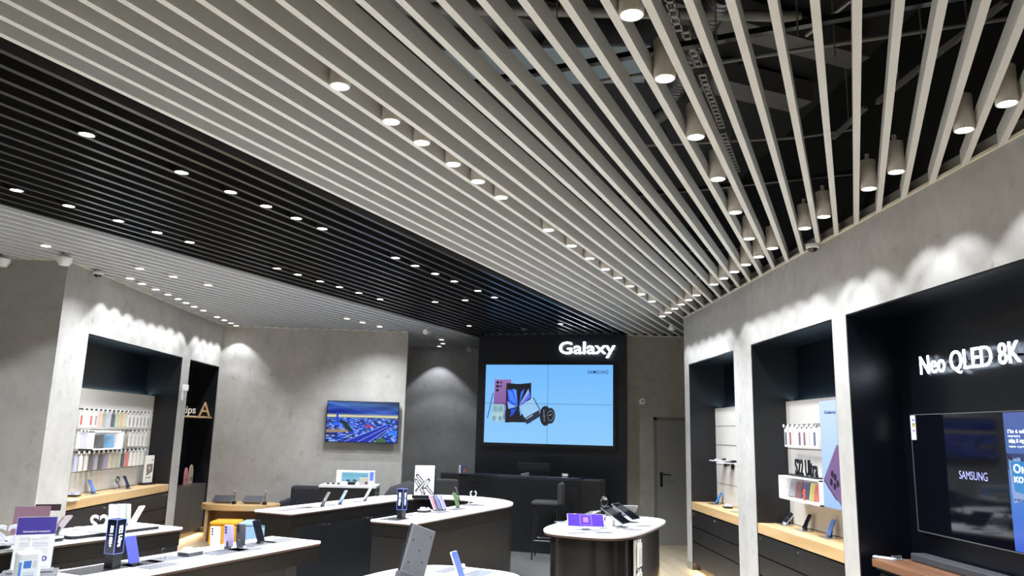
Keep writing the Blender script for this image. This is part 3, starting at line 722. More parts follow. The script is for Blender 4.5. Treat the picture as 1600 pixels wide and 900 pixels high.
def leaning(name, x, y, z, w, h, th, lean, yaw, rgb, label, cat):
    rgb = tuple(int(c * .8 + 40) for c in rgb)
    t = thing(name, label, cat, (x, y, z), yaw)
    M = RX(-lean)
    MB().prism(rrect(w, h, .006, 3), -th / 2, th / 2, M=T(0, 0, h / 2 * math.cos(lean) + th) @ M @ RX(R(90))).build('cover', mat('%s_%d_%d_%d' % (name, *rgb), rgb, .5), t, bevel=.001)
    MB().prism(rrect(w * .94, h * .94, .006, 3), -th * .3, th * .3, M=T(0, -th * .9, h / 2 * math.cos(lean) + th) @ M @ RX(R(90))).build('front_flap', mat('%s_f_%d_%d_%d' % (name, *rgb), tuple(int(c * .8) for c in rgb), .5), t)
    return t
leaning('tablet_cover', -4.685, PXL(153.5, 700, -4.65) , 1.428, .17, .16, .012, R(12), R(40), (50, 52, 56), 'dark grey tablet cover leaning in the white shelf box', 'tablet cover')
leaning('tablet_cover', -4.685, PXL(170, 700, -4.65), 1.428, .17, .165, .012, R(12), R(40), (84, 150, 200), 'light blue tablet cover leaning in the white shelf box', 'tablet cover')

# ================================================================== PHONES
def phone(p, z, az, tilt, front, back, label, L_=.152, w=.074, lenses=3, plate=None, z0=.012, name='display_phone', cat='phone', stand=True, ui=None, spin=0):
    """p = foot on the table, az = direction it leans to (world angle), tilt from vertical"""
    yaw = az - math.pi / 2
    t = thing(name, label, cat, (p[0], p[1], z), yaw)
    th = .008; M = T(0, 0, z0) @ RX(-tilt) @ RY(spin) @ T(0, 0, L_ / 2) @ RX(R(90))
    MB().prism(rrect(w, L_, .009, 4), -th / 2, th / 2, M=M).build('phone_body', mat('phone_%d_%d_%d' % back, back, .25), t, bevel=.001)
    MB().prism(rrect(w * .93, L_ * .96, .008, 4), th / 2, th / 2 + .0006, M=M).build('screen', mat('phscr_%d_%d_%d' % front, front, .12, emit=(.35 if max(front) > 60 else 0), noise=0), t)
    if lenses:
        c = MB()
        for i in range(lenses): c.cyl((w * .28, L_ * (.40 - .12 * i), -th / 2 - .002), .0065, .002, 12, M=M)
        c.build('camera_lenses', BLACKS, t)
    if stand:
        c = MB(); c.box(-.018, .018, -.006, .03, 0, z0 + .006); c.tube([(0, .02, z0), (0, .028 + .03 * math.sin(tilt), .055)], .008, 8)
        c.build('security_stand', DGREY if max(back) < 230 else WPLAST, t)
    return t
def plate(p, z, yaw, label, w=.16, d=.11, m=None, group=None):
    o = MB().prism(rrect(w, d, .01, 3), 0, .003).build('spec_plate', m or GREYP, loc=(p[0], p[1], z + .0005), rotz=yaw); return tag(o, label, 'plate', group)
AN = math.atan2(SN.y, SN.x)      # lean toward +SN ; AN+pi toward -SN
TZ = .90

# right bench, middle niche: three phones
BZ = .8905
for (px, py), sc, fr_, bk_, lab in (((1233, 819), 1, (14, 16, 30), (235, 235, 238), 'white edged phone leaning low at the far end of the middle right niche'), ((1263, 828), 1, (20, 24, 34), (30, 32, 40), 'black phone with a blue lower screen in the middle right niche'), ((1302, 839), 1, (84, 112, 180), (90, 120, 180), 'blue phone standing nearest on the oak of the middle right niche')):
    p = onz(px, py, BZ); p[0] -= .045; tl = {1233: 48, 1263: 28, 1302: 22}[px]
    phone(p, BZ, R(0 if px != 1233 else 20), R(tl), fr_, bk_, lab, lenses=0)
    plate((p[0] - .02, p[1] - .05), BZ, R(88), 'clear spec plate under the ' + ('white edged' if px == 1233 else 'black' if px == 1263 else 'blue') + ' phone in the middle right niche', .2, .12)
p = onz(1263, 828, BZ)
# far right niche
p = onz(1119, 787, BZ); phone(p, BZ, R(0), R(30), (50, 120, 190), (50, 110, 170), 'slim blue phone on the oak of the far right niche', lenses=0); plate((p[0] - .05, p[1] - .05), BZ, R(90), 'clear spec plate by the slim blue phone, far right niche', .22, .12)
def buds(p, z, yaw, label, base=(28, 28, 32), lid=(150, 160, 215)):
    t = thing('earbuds_display', label, 'earbuds', (p[0], p[1], z), yaw)
    MB().prism(rrect(.13, .10, .008, 3), 0, .026).build('display_block', mat('block_%d' % base[0], base, .35), t, bevel=.002)
    MB().prism(rrect(.128, .098, .008, 3), .026, .030).build('top_plate', WPLAST, t)
    MB().prism(rrect(.06, .055, .018, 5), .030, .052, M=T(-.015, .01, 0)).build('charging_case', mat('budcase_%d_%d_%d' % lid, lid, .3), t, bevel=.008)
    for s_ in (-1, 1): MB().lathe([(0, 0), (.009, .003), (.011, .010), (.006, .018), (0, .020)], 12, M=T(.032 + s_ * .013, -.025, .030)).build('earbud', mat('budcase_%d_%d_%d' % lid, lid, .3), t, smooth=True)
    return t
buds(onz(1137, 794, BZ), BZ, R(85), 'earbuds in lilac case on a black block, far right niche', lid=(170, 175, 235))
plate(onz(1152, 800, BZ), BZ, R(88), 'clear spec plate at the near end of the far right niche', .12, .14)
# wall-mounted watch/buds holders in the far right niche
t = None
for i, (px, py) in enumerate(((1117, 719.5), (1128, 723.5), (1143, 722))):
    q = onx(px, py, 3.20)
    t = thing('wall_holder', ['white tray holder, farthest on the far right niche panel', 'white tray holder with earbuds, middle one on the niche panel', 'black tray holder nearest on the far right niche panel'][i], 'holder', (3.345, q[1], q[2]))
    MB().box(-.20, 0, -.07, .07, -.006, .004).build('tray', WPLAST if i < 2 else BLACKS, t, bevel=.002)
    MB().prism(rrect(.05, .09, .02, 5), 0, .012, M=T(-.012, .0, -.05) @ RY(R(90))).build('arm', BLACKS, t)
    MB().box(-.14, -.09, -.03, .03, .004, .022).build('earbud_case', mat('budcase_170_175_235', (170, 175, 235), .3) if i != 2 else BLACKS, t, bevel=.006)
    MB().lathe([(0, .03), (.02, .028), (.03, .015), (.03, 0)], 16, M=T(-.02, 0, .004)).build('watch_puck', BLACKS, t, smooth=True)
qa = onx(1130, 697, 3.33); qb = onx(1145, 695, 3.33)
ML = lambda x, y, z: T(x, y, z) @ RZ(R(-90))       # text reading on the right wall (faces -x)
t = thing('sign_letters', 'small black Galaxy Buds lettering on the far right niche panel', 'sign', (3.338, qa[1], 1.40))
tf(text_mb('Galaxy Buds', qa[1] - qb[1], .055, .012, .0), RZ(R(-90))).build('lettering', BLACKS, t)
# middle right niche: packages, letters, light box, shelf box with cases
pcol = [(40, 44, 62), (120, 50, 52), None, (60, 52, 66), (105, 45, 56), (170, 172, 182), (52, 58, 92)]
qy0 = onx(1231, 690, 3.24)[1]; qy1 = onx(1276, 690, 3.24)[1]
for i in range(7):
    y = qy0 + (qy1 - qy0) * i / 6
    hook(3.345, y, 1.89, R(180), 'black peg hook with white tag on the middle right niche rail', 'hooks on the middle right niche')
    c = pcol[i]; nm = ['navy', 'dark red', 'no', 'dark plum', 'wine red', 'pale grey', 'indigo'][i]
    package(3.345 - .115, y, 1.865, R(180), WH, 'white package with %s case in the middle right niche%s' % (nm, ', farthest' if i == 0 else ''), strip=c, h=.185, w=.08)
sb = shelfbox(3.345, 6.86, 7.79, 1.175, 1.40, .255, -1, 'lit open white shelf box with five colourful cases, middle right niche')
ccol = [((170, 174, 180), 'grey phone case standing in the lit shelf box'), ((120, 62, 66), 'maroon phone case in the lit shelf box'), ((56, 62, 120), 'navy phone case in the lit shelf box'), ((214, 210, 100), 'yellow phone case in the lit shelf box'), ((225, 96, 84), 'coral phone case at the near end of the lit shelf box')]
for i, (c, lab) in enumerate(ccol):
    px = (1241, 1250, 1261, 1272, 1279.5)[i]; q = onx(px, 776, 3.22)
    leaning('phone_case', 3.22, q[1], 1.183, .078, .16, .010, R(14), R(-60), c, lab, 'phone case')
q = onx(1257.5, 779, 3.17); t = thing('phone_strap', 'orange twisted strap hanging on the navy case', 'strap', (3.165, q[1], 1.183))
MB().tube([(.0, .012 * math.sin(i * 1.3), .012 * i + .006) for i in range(9)], .009, 7).build('strap_cord', mat('orange_cord', (225, 90, 60), .6), t, smooth=True)
MB().tube([(.006, .012 * math.cos(i * 1.3), .012 * i + .006) for i in range(9)], .006, 7).build('strap_loop', mat('orange_cord', (225, 90, 60), .6), t, smooth=True)
qa = onx(1244, 745, 3.20); qb = onx(1279, 745, 3.20)
t = thing('sign_letters', 'black S22 Ultra lettering standing on the lit shelf box', 'sign', (3.20, qa[1], 1.402))
tf(text_mb('S22 Ultra', qa[1] - qb[1], .155, .010, .012, 1.0), RZ(R(-90)) @ T(0, 0, .012)).build('lettering', BLACKS, t)
MB().box(-.06, .04, -(qa[1] - qb[1]) - .06, .06, 0, .012).build('sign_base', BLACKS, t)
# light box poster
x_lb = 3.105
qa = onx(1279.5, 627, x_lb); yA = qa[1]; yB = yA - .42; zb_, zt_ = onx(1281, 790, x_lb)[2], qa[2]
def pf(px, py): q_ = onx(px, py, x_lb); return ((yA - q_[1]) / (yA - yB), (zt_ - q_[2]) / (zt_ - zb_))
cv = Canvas(90, 150, (180, 212, 250)); cv.a = np.clip(grad((205, 226, 252), (160, 195, 245))(cv.X, cv.Y), 0, 255)
(tx, ty_), (ux, uy), (bx, by) = pf(1287.5, 748), pf(1307.5, 694), pf(1308, 781)
cv.poly([(tx, ty_), (ux, uy), (ux + .5, uy + .14), (bx + .42, by + .12), (bx, by)], (128, 98, 150)); cv.poly([(tx, ty_), (bx, by), (bx - .01, by + .015), (tx - .012, ty_ + .018)], (60, 45, 90))
for x, y in ((1300.5, 741), (1299, 753.5), (1305, 746), (1304.5, 760), (1309, 756)): X_, Y_ = pf(x, y); cv.ell(X_, Y_, .065, .034, (24, 24, 44))
t = thing('light_box_poster', 'tall glowing pale blue poster with a purple phone, middle right niche', 'light box', (x_lb, yA, zb_))
MB().box(.004, 3.34 - x_lb, yB - yA, 0, 0, zt_ - zb_).build('light_box_case', WPLAST, t)
pic('poster_face', cv, yA - yB, zt_ - zb_, t, RZ(R(-90)), emit=1.0, rough=.3)
tf(text_mb('Galaxy S22', .36, .035, .002, .02), RZ(R(-90)) @ T(.10, -.002, (zt_ - zb_) * .865)).build('lettering', mat('screen_ink', (20, 50, 110), .5), t)

# ================================================================== BIG TV NICHE
XT = 3.36
t = thing('television', 'huge black television under the glowing lettering in the near right niche', 'television', (XT, 5.80, 1.108))
TW, TH = 1.52, .852
MB().box(0.002, .038, -TW, 0, 0, TH).build('tv_body', BLACKS, t)
fr_ = MB(); e = .006
fr_.box(-.004, .02, -TW, 0, -e, 0).box(-.004, .02, -TW, 0, TH, TH + e).box(-.004, .02, -e * 0, e, -e, TH + e).box(-.004, .02, -TW - e, -TW, -e, TH + e); fr_.build('tv_bezel', MGREY, t)
MB().box(0, .002, -TW + .0, 0, 0, TH).build('screen', mat('tv_glass_dark', (8, 10, 18), .05, noise=0, spec=.4), t)
us0 = 5.80 - onx(1567, 649, XT)[1]
cv = Canvas(120, 140, (70, 110, 190)); cv.a = np.clip(grad((88, 112, 185), (60, 130, 220))(cv.X, cv.Y), 0, 255)
cv.poly([(0, .30), (.5, .30), (.5, .40), (0, .42)], (50, 66, 120)); cv.poly([(.03, .34), (.25, .33), (.4, .62), (.05, .66)], (150, 180, 235)); cv.poly([(.06, .36), (1, .36), (1, .60), (.10, .58)], (50, 150, 225))
cv.poly([(0, .66), (1, .62), (1, 1), (0, 1)], lambda X, Y: np.stack([40 + 30 * Y, 110 + 60 * (1 - Y), 215 + 20 * Y], -1)); cv.poly([(.25, .745), (.40, .745), (.40, .765), (.25, .765)], (230, 220, 90)); cv.poly([(0, .30), (.12, .335), (.12, .355), (.04, .345)], (20, 30, 60))
pic('advert_strip', cv, TW - us0 - .004, TH - .008, t, RZ(R(-90)) @ T(us0, -.0012, .004), emit=.75, rough=.15)
def tvtext(s, px0, px1, pya, h, emit, bold=.02, m=None, name='lettering'):
    a = onx(px0, pya, XT); b = onx(px1, pya, XT)
    tf(text_mb(s, a[1] - b[1], h, .001, bold), RZ(R(-90)) @ T(5.80 - a[1], -.003, a[2] - 1.108)).build(name, m or mat('ui_text_%d' % int(emit * 10), (225, 235, 255), .4, emit=emit, noise=0), t)
tvtext('SAMSUNG', 1500, 1544, 748, .055, .3, .0, mat('logo_lilac', (150, 155, 215), .3, emit=.55, noise=0))
tvtext('По 6 місяців', 1575.5, 1622, 678, .028, .8); tvtext('контенту', 1576, 1595, 684, .016, .5, .0); tvtext('від 5 провайдерів', 1577.5, 1640, 693, .03, .9, .04); tvtext('при купівлі', 1578, 1612, 700, .018, .5, 0)
tvtext('Окко', 1585, 1625, 739, .055, .9); tvtext('контент', 1586, 1640, 754, .038, .7); tvtext('MEGOGO', 1586, 1630, 783, .016, .5, .0, mat('screen_ink', (20, 50, 110), .5))
st = MB().box(-.006, -.003, -.065, -.002, TH - .185, TH - .002).build('energy_sticker', WPLAST, t); st['label'] = 'white energy label with small coloured marks'
for z_, c in ((.03, (60, 110, 210)), (.06, (90, 150, 80)), (.075, (210, 150, 60)), (.11, (120, 120, 180))):
    MB().box(-.0075, -.006, -.055, -.025, TH - z_ - .012, TH - z_).build('sticker_mark', mat('mark_%d' % c[0], c, .5), st)
# lettering
a = onx(1438, 590, 3.36); 
t = thing('illuminated_sign', 'glowing white Neo QLED 8K lettering above the huge television', 'sign', (3.40, a[1], 2.235))
b = onx(1595, 573, 3.36)
tf(text_mb('Neo QLED 8K', a[1] - b[1], .165, .008, .0, 1.0), RZ(R(-90)) @ T(0, -.03, 0)).build('lettering', mat('sign_lit_cool', (225, 238, 255), .3, emit=6, noise=0), t)
MB().box(-.03, -.001, -(a[1] - b[1]) + .03, -.03, .07, .085).build('mounting_rail', BLACKS, t)
# shelf and soundbar
t = thing('tv_shelf', 'brown floating shelf under the huge television', 'shelf', (3.0, 5.83, .84))
MB().box(0, .38, -3.5, 0, 0, .055).build('shelf_board', WALNUT, t, bevel=.002)
MB().box(.02, .36, -3.45, -.02, -.02, 0).build('shelf_underframe', BLACKS, t)
t = thing('tv_low_cabinet', 'black low cabinet below the brown television shelf', 'cabinet', (3.0, 5.82, 0)); MB().box(.06, .38, -3.4, 0, 0, .80).build('cabinet_body', BLACKS, t)
for i in range(3): MB().box(.045, .06, -3.4 + i * 1.13 + .004, -3.4 + (i + 1) * 1.13 - .004, .09, .795).build('cabinet_door', BLACKM, t)
t = thing('soundbar', 'long dark grey soundbar on the brown shelf', 'soundbar', (3.25, 5.75, .8955))
MB().box(0, .115, -1.25, 0, 0, .058).build('soundbar_body', mat('soundbar_cloth', (52, 55, 60), .7), t, bevel=.01)
MB().box(.02, .10, -1.22, -.03, .058, .060).build('top_grille', DGREY, t)
q = onz(1382, 873, .8955); t = thing('remote_control', 'white remote control lying on the brown shelf', 'remote control', q, R(35))
MB().box(-.022, .022, -.08, .08, 0, .014).build('remote_body', WPLAST, t, bevel=.004); MB().cyl((0, .04, .014), .012, .002, 14).build('dial', MGREY, t)
q = onz(1404, 875, .8955); t = thing('cable_clip', 'small clear plastic stand beside the white remote', 'stand', q, R(20))
MB().box(-.06, .06, -.02, .02, 0, .004).build('clip_base', CLEAR, t); MB().box(-.05, .05, .014, .018, .004, .03, ).build('clip_upright', CLEAR, t)
# socket low on the pier
q = onx(1171, 897, XR); t = thing('wall_socket', 'small white socket low on the pier between the right niches', 'socket', (XR, q[1], .06)); MB().box(-.01, 0, -.03, .03, -.03, .04).build('socket_plate', WPLAST, t, bevel=.003); MB().cyl((0, 0, 0), .018, .004, 14, M=T(-.01, 0, 0) @ RY(R(-90))).build('socket_ring', MGREY, t)

# ================================================================== LEFT NICHE: things on the oak
for (px, py), az, fr_, bk_, lab in (((147, 770.5), 180, (84, 112, 180), (84, 112, 178), 'blue phone leaning on the oak of the left niche'), ((201, 762.5), 180, (20, 30, 60), (44, 56, 90), 'dark blue phone standing on the oak before the white panel')):
    p = onz(px, py, BZ); phone(p, BZ, R(az), R(28), fr_, bk_, lab, lenses=0, L_=.165); plate((p[0] + .03, p[1] - .12), BZ, R(92), 'grey spec plate beside the ' + lab.split(' phone')[0] + ' phone in the left niche', .18, .1)
buds(onz(116, 776, BZ), BZ, R(95), 'earbuds on a black block at the near end of the left niche')
plate(onz(112, 782, BZ), BZ, R(95), 'pale spec plate at the near end of the left oak worktop', .22, .1, m=WPLAST)
def headset(p, z, yaw, label, s=1., m=BLACKS):
    t = thing('watch_stand', label, 'watch', (p[0], p[1], z), yaw)
    MB().tube([(-.05 * s, 0, .004), (-.015 * s, 0, .06 * s), (.0, 0, .075 * s)], .004 * s, 6).tube([(.05 * s, 0, .004), (.03 * s, 0, .05 * s), (0, 0, .075 * s)], .004 * s, 6).build('stand_legs', m, t, smooth=True)
    MB().tube([(.028 * s * math.cos(a), .0, .10 * s + .028 * s * math.sin(a)) for a in [i * math.pi / 8 for i in range(16)]], .006 * s, 6, closed=True).build('watch_strap', m, t, smooth=True)
    MB().cyl((0, 0, 0), .019 * s, .009, 16, M=T(0, -.0 * s, .128 * s) @ RX(R(40))).build('watch_case', SCRDARK, t, smooth=True)
    MB().prism(rrect(.11 * s, .07 * s, .01, 3), 0, .004).build('stand_base', GREYP, t)
headset(onz(182, 764, BZ), BZ, R(80), 'black watch on a wire stand on the left niche oak', 1.15)
# poster in black foot, right end of the left niche
q = onz(224, 757, BZ); q[0] += .05; t = thing('poster_stand', 'white product poster in a black foot at the end of the left niche', 'poster', (q[0], q[1], BZ), R(75))
MB().box(-.12, .12, -.05, .05, 0, .03).build('poster_foot', BLACKS, t, bevel=.003)
cv = Canvas(24, 60, (228, 228, 224)); cv.poly([(.2, .32), (.9, .3), (.9, .62), (.25, .78)], (120, 112, 100)); cv.poly([(.35, .42), (.7, .4), (.6, .6)], (190, 180, 160)); cv.poly([(.2, .82), (.8, .8), (.8, .86), (.2, .88)], (150, 150, 150)); cv.ell(.8, .16, .07, .03, (30, 30, 30))
MB().box(-.095, .095, -.004, .004, .03, .41).build('poster_board', WPLAST, t); pic('poster_print', cv, .18, .36, t, T(-.09, -.0045, .04), rough=.5)

# far left niche: letters on a thin shelf and dark cabinet
q0 = onx(290, 648, -4.70)
zsh = onx(315, 651, -4.47)[2]
t = thing('niche_shelf', 'thin oak shelf in the far left niche', 'shelf', (-4.85, 12.02, zsh - .02)); MB().box(0, .38, 0, 1.32, 0, .018).build('shelf_board', OAK, t); MB().box(0, .01, 0, 1.32, -.02, 0).build('shelf_batten', BLACKS, t)
qa = onx(313, 650, -4.53); qb = onx(332, 650, -4.53)
MR = RZ(R(28))
t = thing('wooden_letter', 'wooden letter A on the thin shelf in the far left niche', 'letter', (-4.57, 13.0, zsh)); 
tf(text_mb('A', .18, .23, .05, .0), MR @ T(-.02, 0, .012)).build('letter_face', OAK, t); MB().box(-.04, .18, -.03, .08, 0, .012, M=MR).build('letter_foot', OAK, t)
t = thing('sign_letters', 'white lettering reading tips, half hidden behind the pier', 'sign', (-4.76, onx(284, 650, -4.76)[1], zsh))
tf(text_mb('tips', .20, .15, .03, .012), MR @ T(0, 0, .01)).build('lettering', WPLAST, t); MB().box(-.005, .21, -.02, .05, 0, .01, M=MR).build('letter_foot', WPLAST, t)
t = thing('niche_cabinet', 'dark grey low cabinet in the far left niche', 'cabinet', (-4.46, 12.68, 0))
MB().box(-.36, 0, -.655, .665, .09, .80).build('cabinet_body', mat('cabinet_charcoal', (62, 60, 57), .4), t, bevel=.002); MB().box(-.33, -.06, -.63, .63, 0, .09).build('plinth', BLACKS, t); MB().box(-.002, .001, -.001, .001, .1, .78).build('door_gap', BLACKS, t)
q = onx(288, 772, -4.6); 
for (px, w_, h_, c, lab) in ((284.5, .14, .27, (190, 120, 130), 'pink wooden toy house board on the dark niche cabinet'), (292, .17, .31, (176, 160, 140), 'natural wood toy house board on the dark niche cabinet')):
    q = onx(px + 3, 770, -4.62); t = thing('toy_house_board', lab, 'toy', (-4.62, max(q[1], 12.1), .80)); w2 = w_ / 2
    P_ = [(-w2, 0), (w2, 0), (w2, h_ * .65), (w2 * .55, h_ * .93), (0, h_), (-w2 * .55, h_ * .93), (-w2, h_ * .65)]
    MB().prism(P_, -.01, .01, M=RZ(R(90)) @ RX(R(90))).build('board', mat('toy_%d' % c[0], c, .6), t, bevel=.003); MB().box(.01, .013, -.02, .02, .05, .11).build('board_window', DGREY, t)
q = onx(297, 700, -4.8); t = thing('dark_screen', 'dark screen with painted blue menu reflections in the far left niche', 'screen', (-4.835, 12.1, 1.0))
MB().box(-.01, .015, 0, .62, 0, .75).build('screen_body', BLACKS, t); c = MB()
for i, (z_, l) in enumerate(((.70, .30), (.56, .2), (.44, .3), (.36, .2))): c.box(.016, .018, .05, .05 + l, z_, z_ + .012)
c.build('menu_reflections', mat('ui_blue', (40, 60, 130), .3, emit=.35, noise=0), t); MB().box(.016, .018, .05, .2, .25, .30).build('menu_tile', mat('ui_magenta', (130, 30, 70), .3, emit=.4, noise=0), t)  # faint blue lines are menu reflections, put in as glowing strips

# ================================================================== U TABLES
def utable(sc_, s_end, vc, ro, ri, sign, n=28, sb=None):
    sb = s_end if sb is None else sb
    """U outline: arms from s_end to arc centre sc_, arc on the far side (sign +1) or the near side (-1)"""
    out = [(s_end, vc + ro)]
    for i in range(n + 1):
        a = math.pi * i / n; out.append((sc_ + sign * ro * math.sin(a), vc + ro * math.cos(a)))
    out += [(sb, vc - ro), (sb, vc - ri)]
    for i in range(n + 1):
        a = math.pi * (1 - i / n); out.append((sc_ + sign * ri * math.sin(a), vc + ri * math.cos(a)))
    out.append((s_end, vc + ri))
    return out
def build_u(sc_, s_end, vc, sign, label, fa=.0, fb=.0):
    p0 = sv(sc_, vc); t = thing('display_table', label, 'table', (p0.x, p0.y, 0))
    def w(P): return [tuple((sv(s, v) - p0)[:2]) for s, v in P]
    o = .95; i_ = .475
    MB().prism(w(utable(sc_, s_end, vc, o, i_, sign)), .885, .905).build('tabletop', WHITE, t, bevel=.003)
    ei = s_end + sign * .004
    MB().prism(w(utable(sc_, ei, vc, o - .004, i_ + .004, sign)), .872, .885).build('edge_band', mat('brown_edge', (70, 50, 42), .5), t)
    MB().prism(w(utable(sc_, s_end + sign * .012, vc, o - .012, i_ + .012, sign)), .76, .872).build('apron', BRONZE, t)
    # cabinets: lower bodies set back, curved
    MB().prism(w(utable(sc_, s_end - sign * fa * -1, vc, o - .014, i_ + .014, sign, sb=s_end + sign * fb)), .06, .76).build('cabinet_body', BLACKM, t, bevel=.002)
    MB().prism(w(utable(sc_, s_end + sign * (fa + .05), vc, o - .09, i_ + .06, sign, sb=s_end + sign * (fb + .05))), 0, .06).build('plinth', BLACKS, t)
    for (s_, v_) in () if sign < 0 else ((s_end + sign * 1.35, vc - i_), (s_end + sign * 1.43, vc - i_), (s_end + sign * .55, vc - i_), (s_end + sign * .63, vc - i_)):
        p = sv(s_, v_, .74) - p0; MB().cyl((0, 0, 0), .009, .02, 10, M=T(p.x, p.y, .735) @ RZ(AN) @ RY(R(90)) @ T(0, 0, -.002)).build('lock', CHROME, t)
    return t
TZ = .905
u_far = build_u(8.45, 6.35, -4.745, 1, 'large U-shaped white and black display table before the bar', .02, .16)
u_near = build_u(3.3, 4.95, -4.715, -1, 'near U-shaped white and black display table at the lower left', .36, .02)
TT = mat('brushed_edge', (160, 160, 160), .3, metal=.8)
# islands
def island(s0, s1, label, accessories=False):
    vc = -2.23; wv_ = .90; L_ = s1 - s0; p0 = sv((s0 + s1) / 2, vc); t = thing('island_table', label, 'table', (p0.x, p0.y, 0), SLAT_YAW)
    def rr(ins):
        P_ = []
        a, b = wv_ / 2 - ins, L_ / 2 - ins
        for i in range(72):
            th = 2 * math.pi * i / 72; c_, s_ = math.cos(th), math.sin(th); n_ = 3.6
            P_.append((a * math.copysign(abs(c_) ** (2 / n_), c_), b * math.copysign(abs(s_) ** (2 / n_), s_)))
        return P_
    MB().prism(rr(0), .885, .905).build('tabletop', WHITE, t, bevel=.003)
    MB().prism(rr(.004), .868, .885).build('edge_band', mat('brown_edge', (70, 50, 42), .5), t)
    if accessories:
        P_ = rr(.06); xm = wv_ / 2 - .06
        near = [p for p in P_ if p[1] < -.42]; 
        MB().prism(rr(.06), .05, .868).build('column_shell', mat('black_curved_metal', (44, 43, 44), .22, metal=.6, noise=.04), t, smooth=True)
        MB().prism(rr(.10), 0, .05).build('plinth', BLACKS, t)
    else:
        MB().prism(rr(.06), .05, .868).build('column_shell', mat('black_curved_metal', (44, 43, 44), .22, metal=.6, noise=.04), t, smooth=True); MB().prism(rr(.10), 0, .05).build('plinth', BLACKS, t)
    return t
isl = island(6.46, 8.30, 'rounded white topped black island table before the grey door', True)
island(2.75, 4.54, 'rounded white island table in the near foreground')

# accessories rack in the right side of the island
pr = sv(6.90, -1.815)
t = thing('accessory_rack', 'narrow white rack of hanging accessories in the island side', 'rack', (pr.x, pr.y, .06), SLAT_YAW)
MB().box(-.018, .0, -.07, .07, 0, .79).build('rack_panel', WPANEL, t)
for z_ in (.27, .52): MB().box(0, .004, -.07, .07, z_, z_ + .008).build('rack_rail', BLACKS, t)
for j, z_ in enumerate((.02, .29, .54)):
    for i in range(2):
        p = pr + Vector((0, 0, 0)); yy = -.033 + .066 * i
        g = SN * .018 + SD * yy
        package(pr.x + g.x, pr.y + g.y, .06 + z_ + .22, AN, (226, 226, 226), 'white accessory package in the island side rack', 'island rack packages', w=.055, h=.2, strip=(190, 190, 195))

# ---- things on the far U table
def standing(name, px, py, z=TZ): return onz(px, py, z)
LT_ = [(502.5, 792, (30, 32, 36), (75, 78, 82), 'dark grey phone leaning on the left arm of the far U table', 27), (530, 788.5, (90, 120, 200), (120, 150, 220), 'light blue phone leaning on the left arm of the far U table', 27), (569, 783, (120, 124, 130), (185, 186, 190), 'silver phone leaning on the left arm of the far U table', 27)]
for px, py, f_, b_, lab, tl in LT_:
    p = onz(px, py, TZ); phone(p, TZ, AN + R(10), R(tl), f_, b_, lab, lenses=2, L_=.165); q = onz(px - 12, py + 1, TZ); plate(q, TZ, SLAT_YAW + R(90), 'grey spec plate before the ' + lab.split(' phone')[0] + ' phone, far U table', .2, .12)
plate(onz(452, 796.5, TZ), TZ, SLAT_YAW + R(90), 'pale grey spec plate at the left end of the far U table', .34, .13); plate(onz(476, 793.2, TZ), TZ, SLAT_YAW + R(90), 'dark grey pad second from the left end of the far U table', .18, .12, DGREY)
headset(onz(589, 782, TZ), TZ, R(10), 'small black watch loop on the curve of the far U table', .75)
# poster on the bend
q = onz(662, 778, TZ); t = thing('poster_stand', 'white watch strap poster in a black foot on the far U table', 'poster', (q[0], q[1], TZ), R(4))
MB().box(-.15, .15, -.045, .045, 0, .035).build('poster_foot', BLACKS, t, bevel=.003); MB().box(-.115, .145, .001, .012, .035, .36).build('backing_board', BLACKS, t)
cv = Canvas(52, 76, (222, 224, 232)); cv.a = np.clip(grad((214, 218, 232), (232, 214, 205))(cv.X, cv.Y), 0, 255)
for x1, y1, x2, y2 in ((.12, .34, .95, .98), (.05, .50, .5, .96), (.12, .86, .68, .48), (.45, .98, .45, .97)): cv.line(x1, y1, x2, y2, .17, (38, 38, 44)); cv.line(x1 + .02, y1 + .02, x2 - .02, y2 - .02, .07, (180, 182, 190))
cv.line(.5, .75, .72, .5, .17, (38, 38, 44)); cv.line(.52, .72, .69, .53, .10, (190, 192, 200))
MB().box(-.125, .125, -.006, .0, .035, .405).build('poster_board', WPLAST, t); pic('poster_print', cv, .245, .365, t, T(-.1225, -.0065, .038), rough=.5)
# totems
def totem(p, z, yaw, label, h0, h1, w, txt):
    t = thing('sign_totem', label, 'display totem', (p[0], p[1], z), yaw)
    MB().box(-w / 2, w / 2, -w / 2, w / 2, 0, h0).build('totem_foot', BLACKM, t, bevel=.002)
    MB().box(-w / 2 - .003, w / 2 + .003, -w / 2 - .003, w / 2 + .003, h0, h0 + h1).build('totem_body', mat('totem_black', (20, 24, 40), .15), t)
    ed = MB(); e = .002; W2 = w / 2 + .003
    for sx in (-1, 1):
        for sy in (-1, 1): ed.box(sx * W2 - e / 2, sx * W2 + e / 2, sy * W2 - e / 2, sy * W2 + e / 2, h0, h0 + h1)
    for z_ in (h0, h0 + h1):
        for sx in (-1, 1): ed.box(sx * W2 - e / 2, sx * W2 + e / 2, -W2, W2, z_ - e / 2, z_ + e / 2).box(-W2, W2, sx * W2 - e / 2, sx * W2 + e / 2, z_ - e / 2, z_ + e / 2)
    ed.build('lit_edges', mat('edge_blue_white', (120, 140, 230), .3, emit=.6, noise=0), t)
    for k, s_ in enumerate(txt):
        L_ = h1 * .62; M = RZ(R(-90 * 0)) 
        base = text_mb(s_, L_, w * .40, .001, .02)
        # reads downward on the face
        F = T(-w * .20, -W2 - .001, h0 + h1 * .82) @ RY(R(90))
        tf(base, RZ(R(-90 * (1 - k))) @ F).build('lettering', mat('totem_text', (210, 225, 255), .3, emit=4, noise=0), t)
    return t
